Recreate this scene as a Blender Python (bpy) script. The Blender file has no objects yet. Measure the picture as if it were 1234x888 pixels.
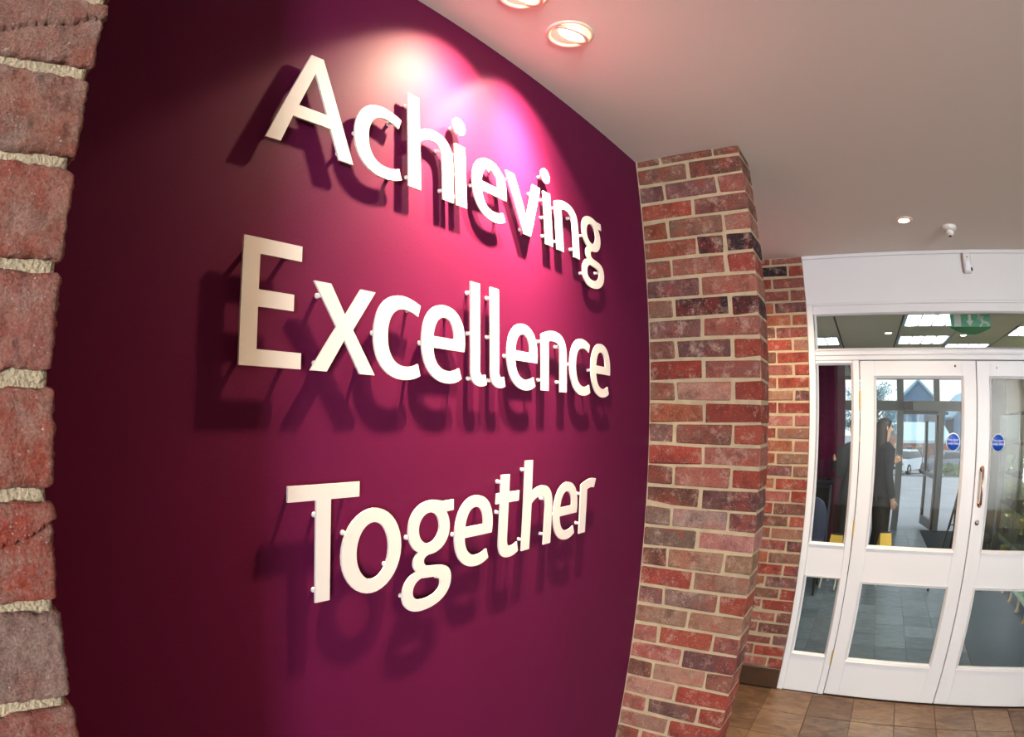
import bpy, bmesh, math, random
from mathutils import Vector, Matrix, noise
from mathutils.geometry import tessellate_polygon

random.seed(11)
PI = math.pi
scene = bpy.context.scene
COL = scene.collection

# ------------------------------------------------------------------ camera
# fisheye (equisolid) lens, calibrated on the brick coursing (75 mm) of the pier
F_PX, CX, CY, W_PX, H_PX = 751.455, 429.416, 498.591, 1234.0, 888.0
cam = bpy.data.cameras.new('camera')
cam_o = bpy.data.objects.new('camera', cam)
COL.objects.link(cam_o)
scene.camera = cam_o
cam.type = 'PANO'
cam.panorama_type = 'FISHEYE_EQUISOLID'
cam.sensor_fit = 'HORIZONTAL'
cam.sensor_width = 36.0
cam.fisheye_lens = F_PX / W_PX * 36.0
cam.fisheye_fov = math.radians(240)
cam.shift_x = (W_PX / 2 - CX) / W_PX
cam.shift_y = (CY - H_PX / 2) / H_PX
cam.clip_start = 0.01
cam.clip_end = 500
def rodrigues(v):
    v = Vector(v)
    return Matrix.Rotation(v.length, 3, v.normalized())
Rm = rodrigues((-0.0127, 0.8387, 0.0162)) @ Matrix(((1, 0, 0), (0, 0, -1), (0, 1, 0)))
right, down, fwd = Rm[0], Rm[1], Rm[2]
M = Matrix((right, -down, -fwd)).transposed().to_4x4()
M.translation = Vector((0.8318, 0.0, 1.6427))
cam_o.matrix_world = M

# ------------------------------------------------------------------ world, exposure
world = bpy.data.worlds.new('overcast_sky')
scene.world = world
world.use_nodes = True
bg = world.node_tree.nodes['Background']
bg.inputs['Color'].default_value = (0.80, 0.91, 1.0, 1)
bg.inputs['Strength'].default_value = 1.55
scene.view_settings.view_transform = 'Standard'
scene.view_settings.look = 'None'
scene.view_settings.gamma = 1.0
scene.view_settings.use_curve_mapping = False
scene.view_settings.exposure = 0.12
scene.cycles.transparent_max_bounces = 40     # many panes stand one behind the other

# daylight in the hall's window (behind the photographer)
def window_light(name, loc, rot, sx, sz, power, color):
    l = bpy.data.lights.new(name, 'AREA')
    l.shape = 'RECTANGLE'; l.size = sx; l.size_y = sz
    l.energy = power; l.color = color
    o = bpy.data.objects.new(name, l)
    o.location = loc; o.rotation_euler = rot
    COL.objects.link(o)
    return o
window_light('daylight_window_offscreen', (4.99, -5.25, 1.45), (0, PI / 2, 0), 1.7, 1.3, 1050, (0.78, 0.88, 1.0))

# ------------------------------------------------------------------ helpers
def tag(o, label=None, cat=None, group=None, kind=None):
    if label: o['label'] = label
    if cat: o['category'] = cat
    if group: o['group'] = group
    if kind: o['kind'] = kind
    return o

class MB:
    """collects shapes of ONE part"""
    def __init__(s): s.v = []; s.f = []; s.smooth = set()
    def add(s, vs, fs, smooth=False):
        b = len(s.v); s.v += [tuple(v) for v in vs]
        for f in fs:
            if smooth: s.smooth.add(len(s.f))
            s.f.append(tuple(b + i for i in f))
        return s
    def box(s, x0, x1, y0, y1, z0, z1):
        v = [(x, y, z) for z in (z0, z1) for y in (y0, y1) for x in (x0, x1)]
        return s.add(v, [(0, 2, 3, 1), (4, 5, 7, 6), (0, 1, 5, 4), (2, 6, 7, 3), (0, 4, 6, 2), (1, 3, 7, 5)])
    def cbox(s, x0, x1, y0, y1, z0, z1, c=0.004):
        bm = bmesh.new(); bmesh.ops.create_cube(bm, size=1)
        for v in bm.verts:
            v.co = Vector(((x0 + x1) / 2 + v.co.x * (x1 - x0), (y0 + y1) / 2 + v.co.y * (y1 - y0), (z0 + z1) / 2 + v.co.z * (z1 - z0)))
        bmesh.ops.bevel(bm, geom=bm.edges[:], offset=c, segments=1, affect='EDGES', clamp_overlap=True)
        return s.from_bm(bm)
    def from_bm(s, bm, smooth=False):
        bm.verts.index_update()
        s.add([v.co[:] for v in bm.verts], [[v.index for v in f.verts] for f in bm.faces], smooth)
        bm.free(); return s
    def tube(s, pts, rad, n=10, cap=True):
        pts = [Vector(p) for p in pts]
        if not isinstance(rad, (list, tuple)): rad = [rad] * len(pts)
        rings = []; up = None
        for i, p in enumerate(pts):
            a = pts[max(i - 1, 0)]; b = pts[min(i + 1, len(pts) - 1)]
            t = (b - a).normalized()
            if up is None:
                up = t.orthogonal().normalized()
            else:
                up = (up - t * up.dot(t)).normalized()
            w = t.cross(up)
            r = rad[i]; rx, ry = r if isinstance(r, tuple) else (r, r)
            rings.append([p + up * (rx * math.cos(2 * PI * k / n)) + w * (ry * math.sin(2 * PI * k / n)) for k in range(n)])
        v = [q for r in rings for q in r]; f = []
        for i in range(len(pts) - 1):
            for k in range(n):
                f.append((i * n + k, i * n + (k + 1) % n, (i + 1) * n + (k + 1) % n, (i + 1) * n + k))
        s.add(v, f, True)
        if cap:
            s.add(rings[0], [tuple(reversed(range(n)))]); s.add(rings[-1], [tuple(range(n))])
        return s
    def loft(s, rings, cap=True, smooth=True):
        n = len(rings[0]); v = [q for r in rings for q in r]; f = []
        for i in range(len(rings) - 1):
            for k in range(n):
                f.append((i * n + k, i * n + (k + 1) % n, (i + 1) * n + (k + 1) % n, (i + 1) * n + k))
        s.add(v, f, smooth)
        if cap:
            s.add(rings[0], [tuple(reversed(range(n)))]); s.add(rings[-1], [tuple(range(n))])
        return s
    def lathe(s, prof, center, n=32, axis='z', smooth=True):
        """prof: list of (radius, height)"""
        c = Vector(center); v = []; f = []
        for r, h in prof:
            for k in range(n):
                a = 2 * PI * k / n
                if axis == 'z': q = Vector((r * math.cos(a), r * math.sin(a), h))
                elif axis == 'y': q = Vector((r * math.cos(a), h, r * math.sin(a)))
                else: q = Vector((h, r * math.cos(a), r * math.sin(a)))
                v.append(c + q)
        for i in range(len(prof) - 1):
            for k in range(n):
                f.append((i * n + k, i * n + (k + 1) % n, (i + 1) * n + (k + 1) % n, (i + 1) * n + k))
        return s.add(v, f, smooth)
    def prism(s, loops, plane, d0, d1):
        """extrude 2-D loops (first outer, rest holes); plane maps (u, v, d) -> xyz"""
        flat = [Vector((p[0], p[1], 0)) for l in loops for p in l]
        tris = tessellate_polygon([[Vector((p[0], p[1], 0)) for p in l] for l in loops])
        n = len(flat)
        v = [plane(p.x, p.y, d0) for p in flat] + [plane(p.x, p.y, d1) for p in flat]
        f = [tuple(t) for t in tris] + [tuple(n + i for i in reversed(t)) for t in tris]
        b = 0
        for l in loops:
            m = len(l)
            for i in range(m):
                j = (i + 1) % m
                f.append((b + i, b + j, n + b + j, n + b + i))
            b += m
        s.add(v, f)
        return s
    def mesh(s, name):
        me = bpy.data.meshes.new(name)
        me.from_pydata(s.v, [], s.f)
        for i in s.smooth: me.polygons[i].use_smooth = True
        bm = bmesh.new(); bm.from_mesh(me)
        bmesh.ops.recalc_face_normals(bm, faces=bm.faces[:])
        bm.to_mesh(me); bm.free()
        return me
    def build(s, name, mat, parent=None, loc=None):
        me = s.mesh(name)
        return link(name, me, mat, parent, loc)

def link(name, me, mat=None, parent=None, loc=None):
    if mat is not None and not me.materials: me.materials.append(mat)
    o = bpy.data.objects.new(name, me); COL.objects.link(o)
    if loc is not None: o.location = loc
    if parent is not None: o.parent = parent
    return o

def empty(name, loc=(0, 0, 0), rz=0.0):
    o = bpy.data.objects.new(name, None); COL.objects.link(o)
    o.location = loc; o.rotation_euler = (0, 0, rz); o.empty_display_size = 0.05
    return o

def copy_tree(o, parent=None):
    c = o.copy(); COL.objects.link(c)
    if parent is not None: c.parent = parent
    for ch in list(o.children): copy_tree(ch, c)
    return c

def srgb(r, g, b):
    def f(c):
        c /= 255.0
        return c / 12.92 if c <= 0.04045 else ((c + 0.055) / 1.055) ** 2.4
    return (f(r), f(g), f(b), 1.0)

# ------------------------------------------------------------------ materials
def new_mat(name):
    m = bpy.data.materials.new(name); m.use_nodes = True
    nt = m.node_tree
    return m, nt, nt.nodes['Principled BSDF']
def N(nt, typ, **kw):
    n = nt.nodes.new(typ)
    for k, v in kw.items(): setattr(n, k, v)
    return n
def mat(name, col, rough=0.5, metal=0.0, spec=0.5, bump=0.0, bscale=80.0, vary=0.0, vscale=6.0, emit=None, estr=0.0):
    m, nt, b = new_mat(name)
    b.inputs['Base Color'].default_value = col
    b.inputs['Roughness'].default_value = rough
    b.inputs['Metallic'].default_value = metal
    b.inputs['Specular IOR Level'].default_value = spec
    tc = N(nt, 'ShaderNodeTexCoord')
    if vary > 0:
        nz = N(nt, 'ShaderNodeTexNoise'); nz.inputs['Scale'].default_value = vscale; nz.inputs['Detail'].default_value = 5
        nt.links.new(tc.outputs['Object'], nz.inputs['Vector'])
        mx = N(nt, 'ShaderNodeMix', data_type='RGBA', blend_type='MULTIPLY'); mx.inputs[0].default_value = 1.0
        mx.inputs[6].default_value = col
        mr = N(nt, 'ShaderNodeMapRange'); mr.inputs[1].default_value = 0.3; mr.inputs[2].default_value = 0.7
        mr.inputs[3].default_value = 1 - vary; mr.inputs[4].default_value = 1 + vary
        nt.links.new(nz.outputs['Fac'], mr.inputs[0])
        cb = N(nt, 'ShaderNodeCombineColor')
        for i in range(3): nt.links.new(mr.outputs[0], cb.inputs[i])
        nt.links.new(cb.outputs[0], mx.inputs[7])
        nt.links.new(mx.outputs[2], b.inputs['Base Color'])
    if bump > 0:
        nz = N(nt, 'ShaderNodeTexNoise'); nz.inputs['Scale'].default_value = bscale; nz.inputs['Detail'].default_value = 6
        nt.links.new(tc.outputs['Object'], nz.inputs['Vector'])
        bp = N(nt, 'ShaderNodeBump'); bp.inputs['Strength'].default_value = bump; bp.inputs['Distance'].default_value = 0.004
        nt.links.new(nz.outputs['Fac'], bp.inputs['Height']); nt.links.new(bp.outputs[0], b.inputs['Normal'])
    if emit is not None:
        b.inputs['Emission Color'].default_value = emit
        b.inputs['Emission Strength'].default_value = estr
    return m

def brick_mat(name, near=False):
    """fired clay: object colour times mottling, pale lime bloom, dark kiln marks, white grit"""
    m, nt, b = new_mat(name)
    L = nt.links.new
    oi = N(nt, 'ShaderNodeObjectInfo'); tc = N(nt, 'ShaderNodeTexCoord')
    off = N(nt, 'ShaderNodeVectorMath', operation='SCALE'); off.inputs[0].default_value = (17.0, 31.0, 53.0)
    L(oi.outputs['Random'], off.inputs['Scale'])
    vec = N(nt, 'ShaderNodeVectorMath', operation='ADD'); L(tc.outputs['Object'], vec.inputs[0]); L(off.outputs[0], vec.inputs[1])
    def nz(scale, detail=5, rough=0.6):
        n = N(nt, 'ShaderNodeTexNoise'); n.inputs['Scale'].default_value = scale * (2.0 if near and scale < 50 else 1.0)
        n.inputs['Detail'].default_value = detail; n.inputs['Roughness'].default_value = rough
        L(vec.outputs[0], n.inputs['Vector']); return n.outputs['Fac']
    def rng(sock, a, c, lo=0.0, hi=1.0):
        r = N(nt, 'ShaderNodeMapRange'); r.inputs[1].default_value = a; r.inputs[2].default_value = c
        r.inputs[3].default_value = lo; r.inputs[4].default_value = hi; L(sock, r.inputs[0]); return r.outputs[0]
    def mix(fac, A, B, mode='MIX'):
        x = N(nt, 'ShaderNodeMix', data_type='RGBA', blend_type=mode)
        if isinstance(fac, float): x.inputs[0].default_value = fac
        else: L(fac, x.inputs[0])
        for s, i in ((A, 6), (B, 7)):
            if isinstance(s, tuple): x.inputs[i].default_value = s
            else: L(s, x.inputs[i])
        return x.outputs[2]
    c = oi.outputs['Color']
    dark = mix(1.0, c, (0.42, 0.38, 0.40, 1), 'MULTIPLY')
    red = mix(0.5, c, srgb(172, 66, 46))
    c0 = mix(rng(nz(11, 4), 0.50, 0.62, 0, 0.7), c, red)
    c1 = mix(rng(nz(14, 7, 0.7), 0.50, 0.68, 0, 0.8), c0, dark)
    c3 = mix(rng(nz(17, 9, 0.8), 0.42 if near else 0.52, 0.66, 0, 0.8), c1, srgb(196, 164, 144))
    vo = N(nt, 'ShaderNodeTexVoronoi'); vo.inputs['Scale'].default_value = 230 if near else 150
    L(vec.outputs[0], vo.inputs['Vector'])
    c4 = mix(rng(vo.outputs['Distance'], 0.13, 0.22, 0.8, 0.0), c3, mix(rng(nz(60, 2), 0.53, 0.60), c3, srgb(214, 196, 178)))
    fine = nz(420 if near else 260, 5, 0.75)
    c5 = mix(rng(fine, 0.38, 0.60, 0.75, 0.0), c4, mix(1.0, c4, (0.45, 0.40, 0.40, 1), 'MULTIPLY'))
    L(c5, b.inputs['Base Color'])
    b.inputs['Roughness'].default_value = 0.9
    b.inputs['Specular IOR Level'].default_value = 0.2
    bp = N(nt, 'ShaderNodeBump'); bp.inputs['Strength'].default_value = 1.0 if near else 0.8
    bp.inputs['Distance'].default_value = 0.006
    h = N(nt, 'ShaderNodeMath', operation='ADD'); L(nz(110 if near else 75, 10, 0.75), h.inputs[0]); L(fine, h.inputs[1])
    L(h.outputs[0], bp.inputs['Height']); L(bp.outputs[0], b.inputs['Normal'])
    return m

def wall_paint():
    m, nt, b = new_mat('plum_wall_paint')
    L = nt.links.new
    tc = N(nt, 'ShaderNodeTexCoord')
    n = N(nt, 'ShaderNodeTexNoise'); n.inputs['Scale'].default_value = 2.2; n.inputs['Detail'].default_value = 4
    L(tc.outputs['Object'], n.inputs['Vector'])
    r = N(nt, 'ShaderNodeValToRGB')
    r.color_ramp.elements[0].position = 0.3; r.color_ramp.elements[0].color = (0.093, 0.0054, 0.032, 1)
    r.color_ramp.elements[1].position = 0.7; r.color_ramp.elements[1].color = (0.101, 0.0061, 0.036, 1)
    L(n.outputs['Fac'], r.inputs[0]); L(r.outputs[0], b.inputs['Base Color'])
    b.inputs['Roughness'].default_value = 0.52
    b.inputs['Specular IOR Level'].default_value = 0.09
    f = N(nt, 'ShaderNodeTexNoise'); f.inputs['Scale'].default_value = 190; f.inputs['Detail'].default_value = 3
    L(tc.outputs['Object'], f.inputs['Vector'])
    bp = N(nt, 'ShaderNodeBump'); bp.inputs['Strength'].default_value = 0.10; bp.inputs['Distance'].default_value = 0.002
    L(f.outputs['Fac'], bp.inputs['Height']); L(bp.outputs[0], b.inputs['Normal'])
    return m

def glass_mat(name, tint=(0.965, 0.975, 0.968, 1), refl=0.45):
    m = bpy.data.materials.new(name); m.use_nodes = True
    nt = m.node_tree; nt.nodes.clear()
    out = N(nt, 'ShaderNodeOutputMaterial'); mx = N(nt, 'ShaderNodeMixShader')
    tr = N(nt, 'ShaderNodeBsdfTransparent'); tr.inputs[0].default_value = tint
    gl = N(nt, 'ShaderNodeBsdfGlossy'); gl.inputs['Roughness'].default_value = 0.02; gl.inputs[0].default_value = (refl, refl, refl, 1)
    # Schlick reflectance, the same from both sides of the thin pane
    lw = N(nt, 'ShaderNodeLayerWeight'); lw.inputs[0].default_value = 0.5
    pw = N(nt, 'ShaderNodeMath', operation='POWER'); pw.inputs[1].default_value = 5.0
    fr = N(nt, 'ShaderNodeMath', operation='MULTIPLY_ADD'); fr.inputs[1].default_value = 0.96; fr.inputs[2].default_value = 0.04
    nt.links.new(lw.outputs['Facing'], pw.inputs[0]); nt.links.new(pw.outputs[0], fr.inputs[0])
    nt.links.new(fr.outputs[0], mx.inputs[0]); nt.links.new(tr.outputs[0], mx.inputs[1]); nt.links.new(gl.outputs[0], mx.inputs[2])
    nt.links.new(mx.outputs[0], out.inputs[0])
    return m

def stone_mat(name, c0, c1, c2, rough=0.45, spec=0.4):
    """slate-look tile: per-tile tint from the object's random number, cloudy veining"""
    m, nt, b = new_mat(name); L = nt.links.new
    oi = N(nt, 'ShaderNodeObjectInfo'); tc = N(nt, 'ShaderNodeTexCoord')
    off = N(nt, 'ShaderNodeVectorMath', operation='SCALE'); off.inputs[0].default_value = (19.0, 7.0, 3.0)
    L(oi.outputs['Random'], off.inputs['Scale'])
    vec = N(nt, 'ShaderNodeVectorMath', operation='ADD'); L(tc.outputs['Object'], vec.inputs[0]); L(off.outputs[0], vec.inputs[1])
    mp = N(nt, 'ShaderNodeMapping'); mp.inputs['Scale'].default_value = (1.0, 2.2, 1.0); mp.inputs['Rotation'].default_value = (0, 0, 0.4)
    L(vec.outputs[0], mp.inputs[0])
    n = N(nt, 'ShaderNodeTexNoise'); n.inputs['Scale'].default_value = 7; n.inputs['Detail'].default_value = 8; n.inputs['Roughness'].default_value = 0.65
    n.inputs['Distortion'].default_value = 0.8
    L(mp.outputs[0], n.inputs['Vector'])
    ad = N(nt, 'ShaderNodeMath', operation='MULTIPLY_ADD'); ad.inputs[1].default_value = 0.24; ad.inputs[2].default_value = -0.10
    L(oi.outputs['Random'], ad.inputs[0])
    sm = N(nt, 'ShaderNodeMath', operation='ADD'); L(n.outputs['Fac'], sm.inputs[0]); L(ad.outputs[0], sm.inputs[1])
    r = N(nt, 'ShaderNodeValToRGB'); e = r.color_ramp.elements
    e[0].position = 0.30; e[0].color = c0; e[1].position = 0.72; e[1].color = c2
    k = e.new(0.5); k.color = c1
    L(sm.outputs[0], r.inputs[0]); L(r.outputs[0], b.inputs['Base Color'])
    b.inputs['Roughness'].default_value = rough; b.inputs['Specular IOR Level'].default_value = spec
    bp = N(nt, 'ShaderNodeBump'); bp.inputs['Strength'].default_value = 0.35; bp.inputs['Distance'].default_value = 0.004
    L(n.outputs['Fac'], bp.inputs['Height']); L(bp.outputs[0], b.inputs['Normal'])
    return m

def foliage_mat(name, c0, c1):
    m, nt, b = new_mat(name); L = nt.links.new
    tc = N(nt, 'ShaderNodeTexCoord'); n = N(nt, 'ShaderNodeTexNoise'); n.inputs['Scale'].default_value = 2.5
    L(tc.outputs['Object'], n.inputs['Vector'])
    r = N(nt, 'ShaderNodeValToRGB'); r.color_ramp.elements[0].position = 0.35; r.color_ramp.elements[1].position = 0.65
    r.color_ramp.elements[0].color = c0; r.color_ramp.elements[1].color = c1
    L(n.outputs['Fac'], r.inputs[0]); L(r.outputs[0], b.inputs['Base Color']); b.inputs['Roughness'].default_value = 0.8
    return m

MT = {
    'brick': brick_mat('far_brick_clay'),
    'brick_near': brick_mat('near_brick_clay', True),
    'mortar': mat('lime_mortar', srgb(170, 151, 122), 0.95, spec=0.1, bump=0.6, bscale=240, vary=0.12, vscale=25),
    'mortar_near': mat('lime_mortar_near', srgb(170, 151, 122), 0.95, spec=0.1, bump=0.9, bscale=300, vary=0.12, vscale=60),
    'plum': wall_paint(),
    'ceiling': mat('ceiling_emulsion', srgb(230, 222, 212), 0.9, spec=0.1, bump=0.08, bscale=150),
    'wall': mat('white_emulsion', srgb(205, 196, 184), 0.85, spec=0.2, bump=0.06, bscale=150),
    'gloss_white': mat('white_gloss_paint', srgb(222, 220, 218), 0.32, spec=0.45, bump=0.03, bscale=40),
    'letter': mat('cream_letter_paint', srgb(210, 199, 189), 0.5, spec=0.3),
    'tile': stone_mat('brown_slate_tile', srgb(78, 56, 40), srgb(110, 82, 59), srgb(140, 110, 80)),
    'grout': mat('dark_grout', srgb(104, 84, 66), 0.9, spec=0.1, bump=0.4, bscale=200),
    'slate': stone_mat('blue_slate_tile', srgb(62, 70, 75), srgb(83, 91, 97), srgb(106, 114, 120), 0.35, 0.5),
    'carpet': mat('blue_grey_carpet', srgb(72, 79, 85), 0.98, spec=0.05, bump=0.8, bscale=500, vary=0.1, vscale=40),
    'glass': glass_mat('clear_glass'),
    'glass_green': glass_mat('green_edge_glass', (0.88, 0.95, 0.88, 1), 0.3),
    'acrylic': glass_mat('green_acrylic', (0.42, 0.80, 0.62, 1), 0.6),
    'chrome': mat('brushed_steel', srgb(190, 186, 180), 0.25, 1.0),
    'copper': mat('warm_steel', srgb(205, 168, 140), 0.25, 1.0),
    'brass': mat('brass', srgb(206, 172, 92), 0.32, 0.7),
    'skirt': mat('dark_varnished_oak', srgb(66, 42, 22), 0.4, vary=0.2, vscale=20),
    'ring': mat('lamp_ring_white', srgb(236, 214, 196), 0.35, spec=0.4),
    'reflector': mat('lamp_reflector', srgb(255, 226, 190), 0.3, 0.9),
    'bulb': mat('halogen_glow', (1, 0.9, 0.75, 1), 0.5, emit=(1.0, 0.80, 0.52, 1), estr=28.0),
    'plastic': mat('white_plastic', srgb(228, 222, 214), 0.4),
    'dark_dot': mat('dark_lens', srgb(70, 36, 30), 0.2),
    'sticker_blue': mat('sticker_blue', srgb(22, 84, 190), 0.4),
    'sticker_white': mat('sticker_white', srgb(240, 242, 246), 0.45),
    'panel': mat('mineral_fibre_panel', srgb(226, 218, 196), 0.95, spec=0.1, bump=0.3, bscale=300),
    'tee': mat('ceiling_grid_dark', srgb(92, 82, 72), 0.7),
    'louvre': mat('troffer_louvre', srgb(200, 204, 204), 0.3, 0.6),
    'tube': mat('fluorescent_tube', (1, 1, 1, 1), 0.5, emit=(0.92, 1.0, 0.97, 1), estr=27.0),
    'alu': mat('grey_aluminium', srgb(142, 150, 152), 0.4, 0.3),
    'alu_dark': mat('dark_aluminium', srgb(76, 76, 80), 0.45, 0.3),
    'cream': mat('cream_emulsion', srgb(222, 206, 168), 0.85, spec=0.2),
    'grey_wall': mat('grey_emulsion', srgb(86, 86, 82), 0.85, spec=0.2),
    'lobby_plum': mat('lobby_plum_paint', srgb(54, 30, 47), 0.8, spec=0.2),
    'black': mat('black_fabric', srgb(18, 18, 20), 0.85, vary=0.2, vscale=30),
    'navy': mat('navy_cloth', srgb(22, 21, 31), 0.9, vary=0.2, vscale=30),
    'olive_black': mat('charcoal_cloth', srgb(22, 22, 20), 0.9, vary=0.2, vscale=30),
    'skin': mat('skin', srgb(206, 158, 134), 0.6),
    'hair': mat('dark_brown_hair', srgb(34, 26, 26), 0.6, bump=0.4, bscale=120),
    'strap': mat('pale_strap', srgb(206, 200, 182), 0.7),
    'yellow': mat('yellow_plastic', srgb(206, 162, 56), 0.45),
    'black_metal': mat('black_metal', srgb(26, 26, 28), 0.4, 0.4),
    'desk': mat('dark_desk_laminate', srgb(30, 33, 38), 0.5),
    'blue_chair': mat('slate_blue_upholstery', srgb(44, 48, 66), 0.85),
    'trophy_silver': mat('silver_plate', srgb(220, 216, 200), 0.3, 0.6),
    'paving': mat('pale_paving', srgb(172, 172, 176), 0.9, spec=0.1, vary=0.08, vscale=0.6),
    'tarmac': mat('grey_tarmac', srgb(126, 130, 134), 0.95, spec=0.1, vary=0.1, vscale=0.8),
    'snow': mat('snow', srgb(196, 222, 232), 0.8, spec=0.2),
    'red_brick': mat('far_red_brick', srgb(176, 112, 88), 0.9, vary=0.12, vscale=3),
    'clad': mat('blue_grey_cladding', srgb(76, 118, 150), 0.7),
    'clad_roof': mat('pale_blue_roof', srgb(128, 172, 194), 0.6),
    'car_white': mat('white_car_paint', srgb(226, 236, 244), 0.2, spec=0.6),
    'car_silver': mat('silver_car_paint', srgb(150, 160, 178), 0.25, 0.5),
    'car_glass': mat('dark_car_glass', srgb(40, 48, 58), 0.1),
    'rubber': mat('tyre_rubber', srgb(28, 28, 30), 0.9),
    'bark': mat('bark', srgb(84, 74, 64), 0.95, bump=0.6, bscale=20),
    'leaf': foliage_mat('frosted_foliage', srgb(70, 104, 108), srgb(160, 196, 204)),
    'hedge': foliage_mat('hedge_foliage', srgb(70, 92, 62), srgb(120, 142, 104)),
}

# ------------------------------------------------------------------ dimensions
H = 2.65                      # ceiling
Y1 = 2.1785                   # front of the far brick pier
PW, PD = 0.4425, 0.172        # its width and depth
Y2 = 3.895                    # wall with the doors
NX, NY = 0.428, 0.100         # face and edge of the near brick pier
XR, YB = 5.0, -6.2           # unseen right and back wall of the hall
LC = 2.45                     # lobby ceiling
YV = 11.0                     # glazed entrance screen of the lobby
XW = 0.462                    # brick ends, door frame begins

# ------------------------------------------------------------------ setting: shell
def struct(name, mb, m, label, cat):
    return tag(mb.build(name, m), label, cat, kind='structure')

floor = struct('floor', MB().box(-0.2, XR, YB, Y2 + 0.05, -0.12, -0.006), MT['grout'], 'brown slate tiled floor of the entrance hall', 'floor')
# tiles
TS, GAP = 0.305, 0.005
tile_me = MB().cbox(-(TS - GAP) / 2, (TS - GAP) / 2, -(TS - GAP) / 2, (TS - GAP) / 2, -0.008, 0.0, 0.0015).mesh('floor_tile')
tile_me.materials.append(MT['tile'])
strip_me = MB().cbox(-(TS - GAP) / 2, (TS - GAP) / 2, -0.0175, 0.0175, -0.008, 0.0, 0.0015).mesh('floor_tile_strip')
strip_me.materials.append(MT['tile'])
x_first = 0.425 - 2 * TS
for i in range(13):
    for j in range(13):
        xc = x_first + (i + 0.5) * TS; yc = 3.855 - (j + 0.5) * TS
        if xc - TS / 2 < -0.2 or xc + TS / 2 > XR: continue
        if xc - TS / 2 < 0 : continue
        if yc < NY and xc - TS / 2 < NX: continue
        if abs(yc - (Y1 + PD / 2)) < TS / 2 + PD / 2 and xc - TS / 2 < PW: continue
        o = link('floor_tile', tile_me, None, floor, (xc, yc, random.uniform(-0.0012, 0.0)))
for i in range(2, 13):
    link('floor_tile', strip_me, None, floor, (x_first + (i + 0.5) * TS, 3.855 + 0.0175, 0))

ceiling = struct('ceiling', MB().box(-0.2, XR, YB, Y2 + 0.02, H, H + 0.12), MT['ceiling'], 'white painted ceiling of the entrance hall', 'ceiling')
struct('wall_left', MB().box(-0.16, 0.0, -0.3, Y2, 0.0, H), MT['plum'], 'plum purple painted wall carrying the cream lettering', 'wall')
# back and right walls, the right one with a window (behind the photographer)
struct('wall_back', MB().box(0.0, XR, YB - 0.15, YB, 0, H), MT['wall'], 'plain white wall opposite the doors', 'wall')
wr = MB()
for b in ((YB, -5.90, 0, H), (-4.60, Y2, 0, H), (-5.90, -4.60, 0, 0.60), (-5.90, -4.60, 2.30, H)):
    wr.box(XR, XR + 0.15, b[0], b[1], b[2], b[3])
struct('wall_right', wr, MT['wall'], 'plain white wall with a window opposite the near brick pier', 'wall')

# ------------------------------------------------------------------ bricks
def brick_mesh(name, lx, ly, lz, seed, jit=0.0030, chamfer=0.0045):
    rnd = random.Random(seed)
    bm = bmesh.new(); bmesh.ops.create_cube(bm, size=1)
    for v in bm.verts:
        v.co = Vector((v.co.x * lx + rnd.uniform(-jit, jit), v.co.y * ly + rnd.uniform(-jit, jit) * 0.8, v.co.z * lz + rnd.uniform(-jit, jit)))
    bmesh.ops.bevel(bm, geom=bm.edges[:], offset=chamfer, segments=1, affect='EDGES', clamp_overlap=True)
    me = bpy.data.meshes.new(name); bm.to_mesh(me); bm.free()
    me.materials.append(MT['brick'])
    return me

PAL = {  # brick colours seen in the photograph
    'r': (164, 62, 48), 'R': (160, 52, 36), 'p': (172, 98, 86), 'P': (196, 142, 128), 'b': (124, 80, 66), 'B': (102, 62, 56),
    'u': (112, 76, 76), 'k': (54, 42, 46), 't': (158, 120, 94), 'T': (178, 140, 116), 'g': (124, 102, 94), 'o': (170, 92, 60), 'O': (166, 98, 60), 'w': (202, 174, 164),
}
def pal(k, rnd):
    m_ = (138, 98, 82); q = 0.36 if k not in 'kRO' else 0.12
    r, g, b = [a * (1 - q) + c * q for a, c in zip(PAL[k], m_)]; j = rnd.uniform(0.9, 1.08)
    return srgb(min(255, r * j), min(255, g * j * rnd.uniform(.96, 1.04)), min(255, b * j))

BRH, CRS = 0.065, 0.075
var = {}
def get_brick(lx, ly, lz, rnd):
    key = (round(lx, 4), round(ly, 4), round(lz, 4), rnd.randrange(4))
    if key not in var: var[key] = brick_mesh('brick', lx, ly, lz, len(var) + 5)
    return var[key]

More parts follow.
